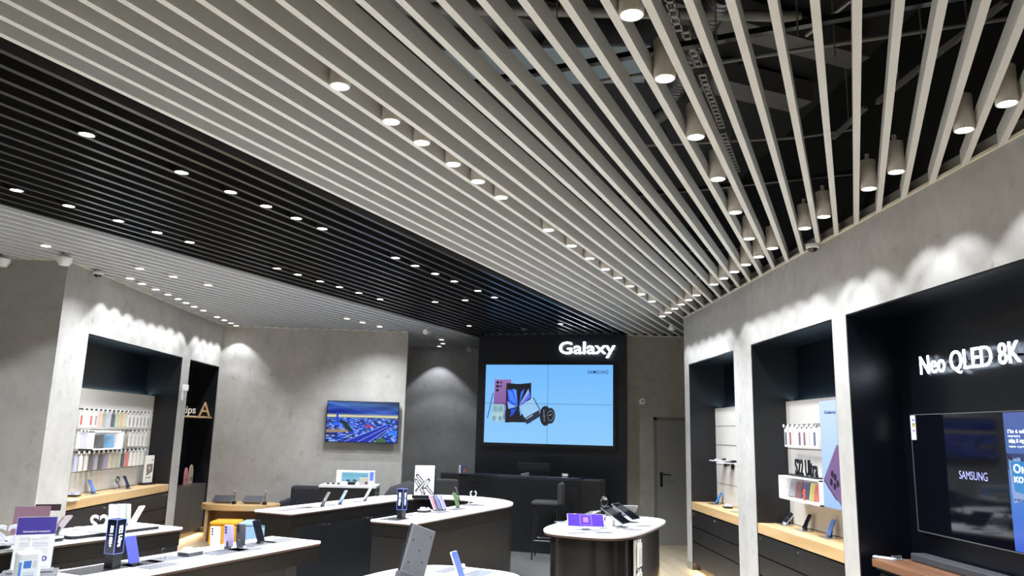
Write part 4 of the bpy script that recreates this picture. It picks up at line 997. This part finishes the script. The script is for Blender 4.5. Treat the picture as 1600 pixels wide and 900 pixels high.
q = onz(171, 889, TZ); totem((q[0], q[1] + .03), TZ, R(69), 'black four-sided totem with glowing S22 Ultra lettering, lower left', .085, .195, .064, ['S22 | S22+', 'S22 Ultra'])
q = onz(621.5, 810.5, TZ); totem((q[0] + .03, q[1] + .03), TZ, R(58), 'black totem with blue glowing lettering on the far U table', .085, .195, .064, ['S22 Ultra', 'S22 | S22+'])
plate(onz(160, 888, TZ), TZ, SLAT_YAW + R(90), 'black pad under the totem at the lower left', .42, .2, BLACKM); plate(onz(618, 811, TZ), TZ, SLAT_YAW + R(90), 'black pad under the blue glowing totem', .25, .2, BLACKM)
# near arm of the far U
buds(onz(663, 800.5, TZ), TZ, SLAT_YAW + R(90), 'lilac earbuds case on a black block, right arm of the far U table')
plate(onz(650, 804.5, TZ), TZ, SLAT_YAW + R(90), 'lilac grey plate before the earbuds on the far U table', .26, .13); plate(onz(641, 808.5, TZ), TZ, SLAT_YAW + R(90), 'clear plate beside the blue glowing totem', .14, .10, WPLAST)
for i, (px, py) in enumerate(((681, 798.5), (688.5, 798), (695.5, 797.5))):
    phone(onz(px, py, TZ), TZ, AN + math.pi, R(27), [(150, 100, 120), (90, 90, 150), (120, 110, 190)][i], [(200, 205, 215), (80, 130, 90), (170, 200, 190)][i], ['pale grey', 'green', 'mint'][i] + ' backed phone in the trio on the far U table', lenses=0, L_=.165)
plate(onz(689, 800, TZ), TZ, SLAT_YAW + R(90), 'dark pad under the trio of phones', .26, .13, DGREY)
phone(onz(716.5, 793.5, TZ), TZ, AN + math.pi, R(25), (70, 90, 60), (88, 120, 80), 'green phone standing alone on the right arm of the far U table', lenses=0, L_=.165); plate(onz(714, 795.5, TZ), TZ, SLAT_YAW + R(90), 'grey pad under the lone green phone', .28, .13, DGREY)
phone(onz(718, 782.5, TZ), TZ, AN + math.pi + R(20), R(20), (90, 92, 98), (60, 62, 66), 'grey phone leaning on the bend of the far U table', lenses=0, L_=.165)
headset(onz(739, 788.5, TZ), TZ, R(15), 'white watch loop on a stand at the tip of the far U table', 1.25, WPLAST)
plate(onz(739, 789.5, TZ), TZ, R(5), 'dark framed plate under the white watch loop', .27, .12, DGREY)

# ---- near U table, right arm (T1)
q = onz(209.5, 883.5, TZ); phone(q, TZ, AN + math.pi, R(22), (66, 70, 190), (70, 100, 200), 'bright blue lit phone beside the glowing totem', lenses=0, L_=.166, w=.077)
plate((q[0] + .02, q[1] + .06), TZ, SLAT_YAW + R(90), 'black pad under the bright blue phone', .24, .12, BLACKM)
for px, py, f_, b_, lab in ((342, 860.5, (30, 30, 34), (232, 230, 226), 'white phone with three lenses, leftmost of the near trio'), (358.5, 857.5, (30, 30, 34), (188, 176, 222), 'lavender phone in the middle of the near trio'), (373.5, 855.3, (30, 30, 34), (84, 84, 90), 'graphite phone, rightmost of the near trio')):
    q = onz(px - 2, py, TZ); q[0] += (px - 358) * .0012; phone(q, TZ, R(-95), R(9), f_, b_, lab, L_=.152, w=.067)
plate(onz(352, 862, TZ), TZ, SLAT_YAW + R(90), 'dark glossy pad under the near trio of phones', .30, .16, DGREY); plate(onz(384, 858.5, TZ), TZ, SLAT_YAW + R(90), 'grey clear plate right of the near trio', .20, .16); plate(onz(255, 874, TZ), TZ, SLAT_YAW + R(90), 'frosted plate near the watch on the near table', .24, .14); plate(onz(248, 884.5, TZ), TZ, SLAT_YAW + R(90), 'grey clear plate by the front edge right of the totem', .22, .12)
q = onz(408, 850, TZ); phone(q, TZ, AN + math.pi, R(24), (10, 10, 20), (28, 28, 36), 'black phone standing alone near the right end of the near table', lenses=0, L_=.165); plate((q[0] - .02, q[1] - .0), TZ, SLAT_YAW + R(90), 'dark pad under the lone black phone', .26, .14, DGREY); plate(onz(436, 845, TZ), TZ, SLAT_YAW + R(90), 'clear grey plate at the right end of the near table', .26, .14)
def bb(p, yaw, label): return buds(p, TZ, yaw, label, base=(48, 48, 52), lid=(214, 220, 238))
bb(onz(297, 868, TZ), SLAT_YAW + R(90), 'pale earbuds case on a dark block left of the near trio')
headset(onz(254, 873, TZ), TZ, SLAT_YAW, 'small black watch lying on the near table before the totem', .5)
# ---- near U, left arm (T2) raised plates
def riser(s0, s1, v0, v1, z0, z1, label):
    p0 = sv((s0 + s1) / 2, (v0 + v1) / 2); t = thing('display_riser', label, 'riser', (p0.x, p0.y, z0), SLAT_YAW)
    w_, l_ = v1 - v0, s1 - s0
    MB().prism(rrect(w_, l_, .05, 5), 0, z1 - z0 - .006).build('riser_body', BLACKM, t); MB().prism(rrect(w_, l_, .05, 5), z1 - z0 - .006, z1 - z0).build('riser_top', WPLAST, t); return t
riser(3.98, 4.78, -5.64, -5.24, TZ, .935, 'white topped riser with phones on the far side of the near table')
riser(3.62, 3.94, -5.56, -5.24, TZ, .935, 'small white riser hidden beside the notice stand'); riser(2.9, 3.55, -5.6, -5.22, TZ, .935, 'white riser with lettering at the left edge')
RZ_ = .9355
def clear_letters(px, py, w, txt, label, z=RZ_, m=None):
    q = onz(px, py, z); t = thing('sign_letters', label, 'sign', q, R(28)); tf(text_mb(txt, w, .12, .03, .02, 1.0), T(0, 0, .008)).build('lettering', m or mat('frosted_letters', (228, 230, 245), .2, trans=.25), t, bevel=.004); MB().box(-.01, w + .02, -.06, .02, 0, .008).build('letter_base', CLEAR, t)
clear_letters(138, 832, .20, 'S22', 'frosted white S22 letters on the riser behind the totem')
clear_letters(-14, 852, .26, 'S22', 'frosted white letters at the left edge behind the notice')
q = onz(205, 821.5, RZ_); phone(q, RZ_, AN + R(15), R(28), (60, 60, 66), (222, 224, 230), 'white phone with three lenses leaning on the riser', L_=.166, w=.078, z0=.01)
for i, (px, c, lab) in enumerate(((176, (190, 196, 235), 'lilac phone, leftmost in the row on the riser'), (186, (232, 232, 236), 'white phone, second in the row on the riser'), (193, (205, 222, 205), 'pale green phone on the riser, rightmost of the row'))):
    q = onz(px, 822, RZ_); phone((q[0], q[1] + .02 * i), RZ_, R(-100), R(8), (30, 30, 34), c, lab, L_=.16, w=.076, lenses=3 if i == 2 else 0)
q = onz(122, 828, RZ_); t = thing('charging_puck', 'pinkish round earbuds puck on a blue edged plate', 'earbuds', q, 0); MB().lathe([(0, .022), (.03, .022), (.038, .012), (.036, .003), (0, .003)], 24).build('puck_body', mat('pink_puck', (205, 175, 190), .3), t, smooth=True); MB().prism(rrect(.16, .10, .01, 3), 0, .003, M=T(-.03, -.02, 0)).build('puck_plate', mat('blue_edge_plate', (120, 150, 220), .2), t)
q = onz(110, 829, RZ_); t = thing('charging_adapter', 'tiny white adapter left of the pink puck', 'adapter', q, R(30)); MB().box(-.012, .012, -.02, .02, 0, .02).build('adapter_body', WPLAST, t, bevel=.004); MB().tube([(0, .02, .01), (.0, .05, .004)], .003, 6).build('adapter_cable', WPLAST, t)
# brown cards / tablets behind the notice
q = onz(28, 845, RZ_); t = thing('tablet_display', 'mauve tablet on a stand behind the notice', 'tablet', (q[0], q[1] + .1, RZ_), R(20)); MB().box(-.10, .12, -.004, .004, .03, .22, M=RX(R(-12))).build('tablet_body', mat('mauve', (105, 78, 90), .35), t, bevel=.002); MB().box(.02, .18, .01, .02, .19, .235, M=RX(R(-12))).build('camera_bar', mat('dark_maroon', (46, 30, 38), .3), t); MB().box(-.05, .05, 0, .08, 0, .02).build('tablet_foot', DGREY, t)
q = onz(78, 838, RZ_); phone((q[0], q[1] + .05), RZ_, AN + R(10), R(40), (90, 70, 80), (110, 88, 98), 'mauve phone peeking above the notice stand', L_=.17, w=.085, lenses=0)

# ---- pedestal with notice and sanitiser, extreme lower left
PZ = .965
q = onz(47, 893, PZ)
YAWN = math.atan2(q[1], q[0]) - R(90) + R(-4)
t = thing('pedestal', 'dark grey pedestal under the notice and sanitiser', 'pedestal', (q[0], q[1], 0), YAWN); MB().box(-.125, .125, -.60, .07, .04, PZ - .012).build('pedestal_body', BLACKM, t, bevel=.004); MB().box(-.13, .13, -.61, .085, PZ - .012, PZ).build('pedestal_top', DGREY, t, bevel=.004); MB().box(-.11, .11, -.55, .04, 0, .04).build('pedestal_base', BLACKS, t)
t = thing('notice_holder', 'clear holder with a purple headed white notice behind the sanitiser', 'notice', (q[0], q[1], PZ), YAWN)
tilt = R(-12); MT = RX(tilt)
MB().box(-.094, .094, -.002, .004, 0, .282, M=MT).build('acrylic_sheet', CLEAR, t); MB().box(-.105, .105, -.05, .07, 0, .006).build('holder_foot', mat('grey_metal_foot', (90, 92, 96), .4), t)
cv = Canvas(84, 120, (205, 206, 204)); cv.poly([(0, 0), (1, 0), (1, .335), (0, .335)], (52, 38, 128))
for y in (.39, .41, .43, .48, .50, .52, .54, .56, .61, .63, .67, .69): cv.poly([(.12, y), (.86, y), (.86, y + .008), (.12, y + .008)], (160, 162, 180))
cv.ell(.80, .80, .075, .053, (60, 48, 130)); cv.ell(.80, .80, .022, .03, (220, 220, 235)); cv.ell(.22, .80, .075, .053, (60, 48, 130))
for x in (.06, .93): cv.line(x, .36, x, .96, .008, (150, 150, 155))
cv.line(.06, .96, .93, .96, .008, (150, 150, 155))
pic('notice_print', cv, .182, .266, t, MT @ T(-.091, -.003, .010), rough=.5)
tf(text_mb('Запрошуємо зазирнути', .125, .012, .001, .0), MT @ T(-.06, -.004, .196)).build('notice_heading', WPLAST, t)
q2 = ony(40, 905, 3.5); 
t = thing('sanitiser_bottle', 'white pump bottle of hand sanitiser before the notice', 'bottle', (q2[0], q2[1], PZ), R(36))
s_ = 1.0
hb = ony(40, 860, 3.5)[2] - PZ
MB().prism(rrect(.098, .062, .022, 5), 0, hb).build('bottle_body', mat('bottle_white', (222, 228, 232), .25, trans=.25), t, bevel=.012)
MB().cyl((0, 0, hb), .02, .012, 20, .014).build('bottle_collar', WPLAST, t, smooth=True)
ht = ony(48, 842, 3.5)[2] - PZ - hb
MB().cyl((0, 0, hb + .01), .006, ht, 12).build('pump_stem', WPLAST, t, smooth=True); MB().box(-.010, .035, -.008, .008, hb + ht, hb + ht + .014, M=RZ(R(0))).build('pump_head', WPLAST, t, bevel=.004)
cv = Canvas(30, 40, (205, 215, 226)); cv.poly([(.25, .02), (.62, .02), (.62, .2), (.25, .2)], (60, 110, 190)); cv.poly([(.0, .05), (.14, .05), (.14, 1), (.0, 1)], (70, 125, 200)); cv.poly([(.7, .02), (.95, .02), (.95, .2), (.7, .2)], (185, 190, 196))
for y in (.3, .36, .42, .48, .54, .66, .72): cv.poly([(.25, y), (.85, y), (.85, y + .03), (.25, y + .03)], (165, 180, 198))
pic('bottle_label', cv, .07, hb * .72, t, T(-.035, -.032, hb * .14), rough=.4)

# ---- near round island things
q = onz(722, 908, TZ); phone(q, TZ, AN + math.pi, R(24), (62, 80, 160), (190, 205, 225), 'phone with blue lit screen on the near island', lenses=0, L_=.160, w=.074)
q = onz(719, 890.5, TZ); t = thing('earbuds_display', 'tiny clear earbuds on a stand behind the near island phone', 'earbuds', q, 0)
for s__ in (-1, 1): MB().lathe([(0, 0), (.012, .004), (.015, .014), (.008, .026), (0, .028)], 12, M=T(s__ * .017, 0, .01)).build('earbud', WPLAST, t, smooth=True)
MB().cyl((0, 0, 0), .03, .01, 20).build('earbud_dish', CLEAR, t)
plate(onz(700, 891, TZ), TZ, SLAT_YAW + R(90), 'clear plate at the far edge of the near island', .2, .08); plate(onz(748, 896, TZ), TZ, SLAT_YAW + R(90), 'grey clear plate right of the near island phone', .2, .12)
# big grey panel display (back of an open screen) on the near island
q = onz(640, 905, TZ)
B0 = ony(636, 898, 3.95); 
t = thing('display_monitor', 'large grey framed display seen from behind on the near island', 'monitor', (B0[0], B0[1], TZ + .05), SLAT_YAW + R(52))
# leans to the right: panel built in local XZ, sheared by a roll
rl = R(20); Mr = RY(rl) @ RX(R(-14))
h_ = .335; w_ = .13
MB().box(-w_ / 2, w_ / 2, -.012, .012, .0, h_, M=Mr).build('monitor_back', mat('gunmetal', (104, 106, 110), .35, metal=.3), t, bevel=.003)
MB().box(-w_ / 2 - .006, w_ / 2 + .006, .012, .022, -.0, h_ + .006, M=Mr).build('monitor_bezel', BLACKM, t, bevel=.002)
MB().box(-w_ / 2 - .012, w_ / 2 + .012, -.030, .026, -.03, .10, M=Mr).build('monitor_foot', mat('gunmetal_dark', (84, 86, 92), .35, metal=.3), t, bevel=.003)
c = MB()
for x_, z_ in ((-.04, .15), (.03, .17), (-.045, .26), (.045, .30), (0, .22)): c.cyl((0, 0, 0), .003, .003, 8, M=Mr @ T(x_, -.012, z_) @ RX(R(90)))
c.build('screws', BLACKS, t)

# ---- far island things
def tablet(p, z, yaw, tilt, w, d, m, label, ui=False):
    t = thing('display_tablet', label, 'tablet', (p[0], p[1], z), yaw)
    M = T(0, 0, .03) @ RX(tilt)
    MB().prism(rrect(w, d, .008, 3), 0, .008, M=M @ T(0, d / 2, 0)).build('tablet_body', MGREY, t, bevel=.001); MB().prism(rrect(w * .97, d * .96, .006, 3), .008, .009, M=M @ T(0, d / 2, 0)).build('screen', m, t)
    if ui:
        MB().box(-w * .17, w * .17, d * .08, d * .92, .009, .0098, M=M).build('app_panel', mat('ui_lilac', (70, 50, 140), .7, emit=.3, noise=0, spec=.1), t); MB().box(-w * .13, w * .13, d * .15, d * .85, .0098, .0104, M=M).build('app_frame', mat('ui_purple', (40, 14, 150), .7, emit=.5, noise=0, spec=.1), t); MB().box(-w * .07, w * .07, d * .3, d * .7, .0104, .011, M=M).build('app_icon', mat('ui_mauve', (100, 66, 110), .7, emit=.3, noise=0, spec=.1), t)
    MB().box(-.04, .04, .0, .10, 0, .006).box(-.03, .03, .06, .07, .006, .028 + .07 * math.tan(tilt)).build('tablet_stand', CLEAR, t)
    return t
PUR = mat('screen_purple', (40, 10, 165), .7, emit=.5, noise=0, spec=.1)
tablet(onz(916, 829, TZ), TZ, R(-3), R(35), .335, .165, PUR, 'purple lit tablet tilted on the far island', True)
tablet(onz(980, 824, TZ), TZ, R(55), R(30), .20, .27, SCRDARK, 'dark tablet facing right on the far island, nearer one')
tablet(onz(995, 817, TZ), TZ, R(55), R(30), .20, .27, SCRDARK, 'dark tablet facing right on the far island, farther one')
tablet(onz(974, 805, TZ), TZ, R(180), R(30), .27, .16, SCRDARK, 'tablet seen from behind at the back of the far island')
tablet(onz(915, 811, TZ), TZ, R(230), R(25), .2, .13, SCRDARK, 'pale backed tablet at the left back of the far island')
for px, py, s__, lab in ((950, 817, 1.1, 'black watch stand left in the cluster on the far island'), (944, 806, 1.4, 'black watch stand at the centre of the far island'), (943, 826, .7, 'small dark watch beside the purple tablet')): headset(onz(px, py, TZ), TZ, R(20), lab, s__)
t = thing('display_ramp', 'white wedge stand at the centre of the far island', 'stand', onz(950, 821, TZ), R(-30)); MB().add([(-.08, -.04, 0), (.06, -.04, 0), (.06, .04, 0), (-.08, .04, 0), (.06, -.04, .06), (.06, .04, .06)], [(0, 3, 2, 1), (1, 2, 5, 4), (0, 4, 5, 3), (0, 1, 4), (3, 5, 2)]).build('wedge', WPLAST, t, bevel=.003); MB().box(-.075, -.068, -.035, .035, .002, .02).build('lip', CLEAR, t)
for px, py, lab in ((975, 826, 'clear block with small earphones on the far island front'), (900, 833, 'clear plate under the purple tablet'), (944, 832.5, 'dark small accessory tray beside the purple tablet'), (1004, 822, 'grey plate at the right rim of the far island'), (880, 816, 'pale plate at the left rim of the far island'), (990, 828, 'grey plate near the front right of the far island')):
    plate(onz(px, py, TZ), TZ, R(10), lab, .16, .1, {944: DGREY, 975: CLEAR}.get(px))

# ================================================================== BAR COUNTER
bd = Vector((math.cos(R(-20.8)), math.sin(R(-20.8)))); byaw = R(-20.8); BA = Vector((-.513, 12.371)); BL = (Vector((1.574, 11.58)) - BA).length
t = thing('bar_counter', 'long black service counter under the video wall', 'counter', (BA.x, BA.y, 0), byaw)
MB().box(0, BL, 0, .5, .0, 1.06).build('counter_body', mat('bar_black', (11, 13, 17), .4), t)
MB().box(-.01, BL + .01, -.005, .32, 1.06, 1.107).build('counter_top', mat('bar_top', (26, 30, 38), .22), t, bevel=.003)
MB().box(BL, BL + .30, .02, .5, 0, 1.085).build('counter_end', mat('bar_end', (20, 20, 21), .35), t, bevel=.002)
MB().box(0, BL, -.004, 0, .99, 1.0).build('shadow_gap', BLACKS, t)
def onbar(px, py, off=.15):
    p = onz(px, py, 1.107); return p
q = onz(723, 740, 1.107); t = thing('card_holder', 'small card holder with blue and red cards at the counter end', 'card holder', (q[0], q[1], 1.107), byaw)
MB().box(-.07, .06, -.03, .03, 0, .005).box(-.07, -.06, -.03, .03, 0, .12).build('holder_shell', MGREY, t); MB().box(-.035, .06, -.012, -.008, .01, .13).build('card', mat('card_navy', (50, 60, 100), .5), t); MB().box(.02, .05, -.014, -.012, .03, .07).build('card_mark', mat('card_red', (190, 50, 50), .5), t); MB().box(-.06, -.03, -.0, .004, .01, .125).build('leaflet', WPLAST, t)
q = onz(820, 743, 1.107); t = thing('card_terminal', 'small grey payment terminal on the counter', 'payment terminal', (q[0], q[1], 1.107), byaw + R(25)); MB().add([(-.06, -.04, 0), (.06, -.04, 0), (.06, .04, 0), (-.06, .04, 0), (-.06, -.04, .02), (.06, -.04, .05), (.06, .04, .05), (-.06, .04, .02)], [(0, 3, 2, 1), (4, 5, 6, 7), (0, 1, 5, 4), (1, 2, 6, 5), (2, 3, 7, 6), (3, 0, 4, 7)]).build('terminal_body', MGREY, t, bevel=.004); MB().box(.0, .05, -.025, .025, .048, .056).build('terminal_screen', SCRDARK, t)
q = Matrix.Rotation(byaw, 2) @ Vector((1.32, .68)) + BA; t = thing('cash_monitor', 'black monitor seen from behind on the counter', 'monitor', (q[0], q[1], .981), byaw); MB().box(-.27, .27, 0, .03, .07, .30).build('monitor_back', BLACKS, t, bevel=.004); MB().box(-.06, .06, .03, .06, .005, .2).box(-.1, .1, -.06, .08, 0, .01).build('monitor_neck', BLACKS, t)
q = onz(883, 744.5, 1.107); t = thing('price_holder', 'small white label holder on the right of the counter', 'label holder', (q[0], q[1], 1.107), byaw); MB().box(-.05, .05, -.01, .01, 0, .045).build('holder_block', mat('lbl_grey', (130, 132, 138), .4), t, bevel=.002); MB().box(-.04, .04, -.012, -.01, .01, .035).build('label_insert', WPLAST, t)
t = thing('desk_behind_counter', 'black work surface behind the counter', 'desk', (BA.x, BA.y, 0), byaw); MB().box(.3, BL - .1, .55, .85, 0, .95).build('desk_body', BLACKS, t); MB().box(.3, BL - .1, .52, .87, .95, .98).build('desk_top', BLACKS, t)
# stools
def stool(p, yaw, label):
    t = thing('bar_stool', label, 'bar stool', (p[0], p[1], 0), yaw)
    # seat, facing local -x, back on +x
    MB().prism(rrect(.44, .40, .08, 5), .735, .80).build('seat', FABG, t, bevel=.025, smooth=True)
    MB().box(-.035, .035, -.2, .2, .75, 1.06, M=T(.20, 0, 0)).build('backrest', FABG, t, bevel=.03)
    for sx, sy in ((-1, -1), (-1, 1), (1, -1), (1, 1)): MB().tube([(sx * .15, sy * .15, .74), (sx * .19, sy * .18, 0)], .012, 8).build('leg', BLACKS, t)
    P_ = [(-.18, -.172), (.18, -.172), (.18, .172), (-.18, .172)]
    MB().tube([(x, y, .26) for x, y in P_], .009, 6, closed=True).build('footrest', BLACKS, t)
stool((1.08, 11.33), R(-12), 'grey padded bar stool with black legs right before the counter')
q = ony(703, 762, 11.75); stool((q[0] - .03, 11.75), R(-100), 'grey padded bar stool at the left end of the counter')

# ================================================================== KIDS DESK, OTTOMANS, SEATS
kc = (-3.62, 12.52); KZ = .56
t = thing('kids_table', 'oval oak low table near the left corner', 'table', (kc[0], kc[1], 0))
el = lambda a, b, n=48: [(a * math.cos(2 * math.pi * i / n), b * math.sin(2 * math.pi * i / n)) for i in range(n)]
MB().prism(el(.60, .36), KZ - .085, KZ).build('tabletop', OAKX, t, bevel=.004)
MB().box(-.46, .56, -.02, .02, 0, KZ - .085, M=T(0, .1, 0)).box(-.47, -.43, -.2, .16, 0, KZ - .085).box(.44, .48, -.2, .2, 0, KZ - .085).build('table_base', OAKX, t)
for px, lab in ((346, 'left tilted tablet with dark back on the oak kids table'), (396, 'right tilted tablet with dark back on the oak kids table')):
    q = onz(px + 2, 786, KZ); tt = thing('display_tablet', lab, 'tablet', (q[0], 12.42, KZ), R(0))
    M = T(0, 0, .02) @ RX(R(28)); MB().prism(rrect(.30, .18, .01, 3), 0, .012, M=M @ T(0, .09, 0)).build('tablet_body', DGREY, tt); MB().prism(rrect(.28, .16, .008, 3), .012, .013, M=M @ T(0, .09, 0)).build('screen', mat('screen_grey', (58, 60, 64), .3), tt); MB().box(-.12, .12, .03, .09, 0, .03).build('tablet_stand', OAK, tt)
for px, lab in ((371, 'black pen cup with stylus left of the middle of the kids table'), (421, 'black pen cup with stylus at the right of the kids table')):
    q = onz(px, 786, KZ); tt = thing('pen_cup', lab, 'pen holder', (q[0] - .0, 12.36, KZ)); MB().box(-.03, .03, -.03, .03, 0, .045).build('cup', BLACKS, tt, bevel=.003); MB().tube([(0, 0, .04), (.006, 0, .21)], .005, 7).build('stylus', BLACKS, tt); MB().tube([(.006, 0, .19), (.0065, 0, .215)], .006, 7).build('stylus_tip', WPLAST, tt)
for (x, y), c, lab in (((-3.66, 12.02), (214, 156, 36), 'mustard yellow cube pouf before the kids table'), ((-3.22, 11.98), (140, 178, 222), 'light blue cube pouf before the kids table')):
    t = thing('pouf', lab, 'pouf', (x, y, 0), R(3)); M_ = mat('pouf_%d' % c[0], c, .85, scale=180, noise=.1)
    MB().box(-.20, .20, -.2, .2, .02, .30).build('pouf_body', M_, t, bevel=.02); MB().box(-.205, .205, -.205, .205, .30, .36).build('pouf_cushion', M_, t, bevel=.03); MB().box(-.17, .17, -.17, .17, 0, .02).build('pouf_foot', BLACKS, t)
# gadget cabinet before the far left wall
gy = 11.95; gx0, gx1 = ony(498, 757, gy)[0], ony(588, 757, gy)[0]
t = thing('display_cabinet', 'black cabinet with white top below the wall television', 'cabinet', ((gx0 + gx1) / 2, gy, 0)); hw = (gx1 - gx0) / 2
MB().box(-hw + .01, hw - .01, .01, .55, .06, .87).build('cabinet_body', BLACKM, t, bevel=.003); MB().box(-hw, hw, 0, .56, .87, .905).build('cabinet_top', WHITE, t, bevel=.003); MB().box(-hw + .05, hw - .05, .05, .5, 0, .06).build('plinth', BLACKS, t)
gc = (gx0 + gx1) / 2
t = thing('display_shelf_box', 'white lit gadget box with blue screen on the black cabinet', 'display box', (gc + .05, gy + .42, .905)); MB().box(-.30, .30, 0, .1, 0, .03).box(-.30, .30, 0, .1, .17, .20).box(-.30, -.22, 0, .1, .03, .17).box(.20, .30, 0, .1, .03, .17).build('box_frame', WPLAST, t); MB().box(-.22, .20, .08, .09, .03, .17).build('box_back', mat('cyan_lit', (110, 165, 185), .4, emit=.5, noise=0), t)
for x_ in (-.12, -.02, .09): MB().lathe([(0, .035), (.02, .03), (.03, .012), (.026, 0)], 14, M=T(x_, .05, .03)).build('gadget', DGREY, t, smooth=True)
MB().box(.22, .28, -.003, 0, .05, .18).build('price_card', mat('card_blue', (90, 120, 215), .4, emit=.3), t)
for i, (dx, dy, lab) in enumerate(((-.33, .2, 'first tiny dark puck on the black cabinet'), (-.25, .2, 'second tiny dark puck on the black cabinet'), (-.17, .2, 'third tiny dark puck on the black cabinet'))):
    tag(MB().lathe([(0, .03), (.018, .028), (.026, .01), (.024, 0), (0, 0)], 14).build('gadget_puck', DGREY, loc=(gc + dx, gy + dy, .906)), lab, 'gadget')
t = thing('virtual_headset', 'small dark folded headset in the middle of the black cabinet', 'headset', (gc + .03, gy + .18, .906)); MB().prism(rrect(.12, .06, .025, 4), 0, .045).build('headset_shell', BLACKS, t, bevel=.01); MB().tube([(-.05, .03, .02), (-.06, .07, .04), (.06, .07, .04), (.05, .03, .02)], .006, 6).build('headset_strap', DGREY, t)
t = thing('gift_box', 'patterned small box with flowers right on the black cabinet', 'box', (gc + .22, gy + .16, .906), R(10)); MB().box(-.07, .07, -.03, .03, 0, .11).build('box_body', mat('box_beige', (186, 180, 178), .5), t, bevel=.002); MB().cyl((0, 0, 0), .022, .003, 14, M=T(.035, -.03, .035) @ RX(R(90))).build('box_print', mat('box_wine', (96, 52, 66), .5), t); MB().cyl((0, 0, 0), .02, .003, 14, M=T(-.02, -.03, .085) @ RX(R(90))).build('box_sun_print', mat('box_yellow', (210, 190, 120), .5), t)
# dark lounge seats
def lounge(name, c, w, d, h, label):
    t = thing(name, label, 'armchair', (c[0], c[1], 0))
    prof = []; n = 9
    mb = MB(); rows = []
    # domed shell made by stacked superellipse rings
    K = 10; N_ = 28; vs = []; fs = []
    for k in range(K + 1):
        z = h * k / K; f_ = math.sqrt(max(0, 1 - (k / K) ** 5)) * .98 + .02
        for i in range(N_): a = 2 * math.pi * i / N_; vs.append((w / 2 * f_ * math.cos(a) + w * .08 * (k / K), d / 2 * (f_ * .8 + .2 * (1 - k / K)) * math.sin(a), z))
    for k in range(K):
        for i in range(N_): fs.append((k * N_ + i, k * N_ + (i + 1) % N_, (k + 1) * N_ + (i + 1) % N_, (k + 1) * N_ + i))
    fs += [tuple(reversed(range(N_))), tuple(range(K * N_, (K + 1) * N_))]
    mb.add(vs, fs); mb.build('shell', FABD, t, smooth=True)
    MB().prism(rrect(w * .6, .2, .08, 5), .40, .46, M=T(0, -d * .46, 0)).build('seat_cushion', FABD, t, bevel=.02)
q = ony(632, 760, 12.1); lounge('lounge_chair', (q[0], 12.1), .84, .7, .99, 'dark charcoal rounded lounge chair behind the strap poster')
q = ony(478, 775, 12.98); t = thing('armchair', 'black boxy armchair left of the black cabinet', 'armchair', (q[0], 12.98, 0)); MB().box(-.30, .30, -.3, .3, .1, .42).build('seat', FABD, t, bevel=.04); MB().box(-.30, .30, .18, .32, .42, .80).build('backrest', FABD, t, bevel=.05); MB().box(-.36, -.26, -.3, .3, .1, .6).build('armrest', FABD, t, bevel=.04); MB().box(.26, .36, -.3, .3, .1, .6).build('armrest', FABD, t, bevel=.04)
for sx in (-1, 1):
    for sy in (-1, 1): MB().cyl((sx * .25, sy * .24, 0), .02, .11, 10).build('leg', BLACKS, t)
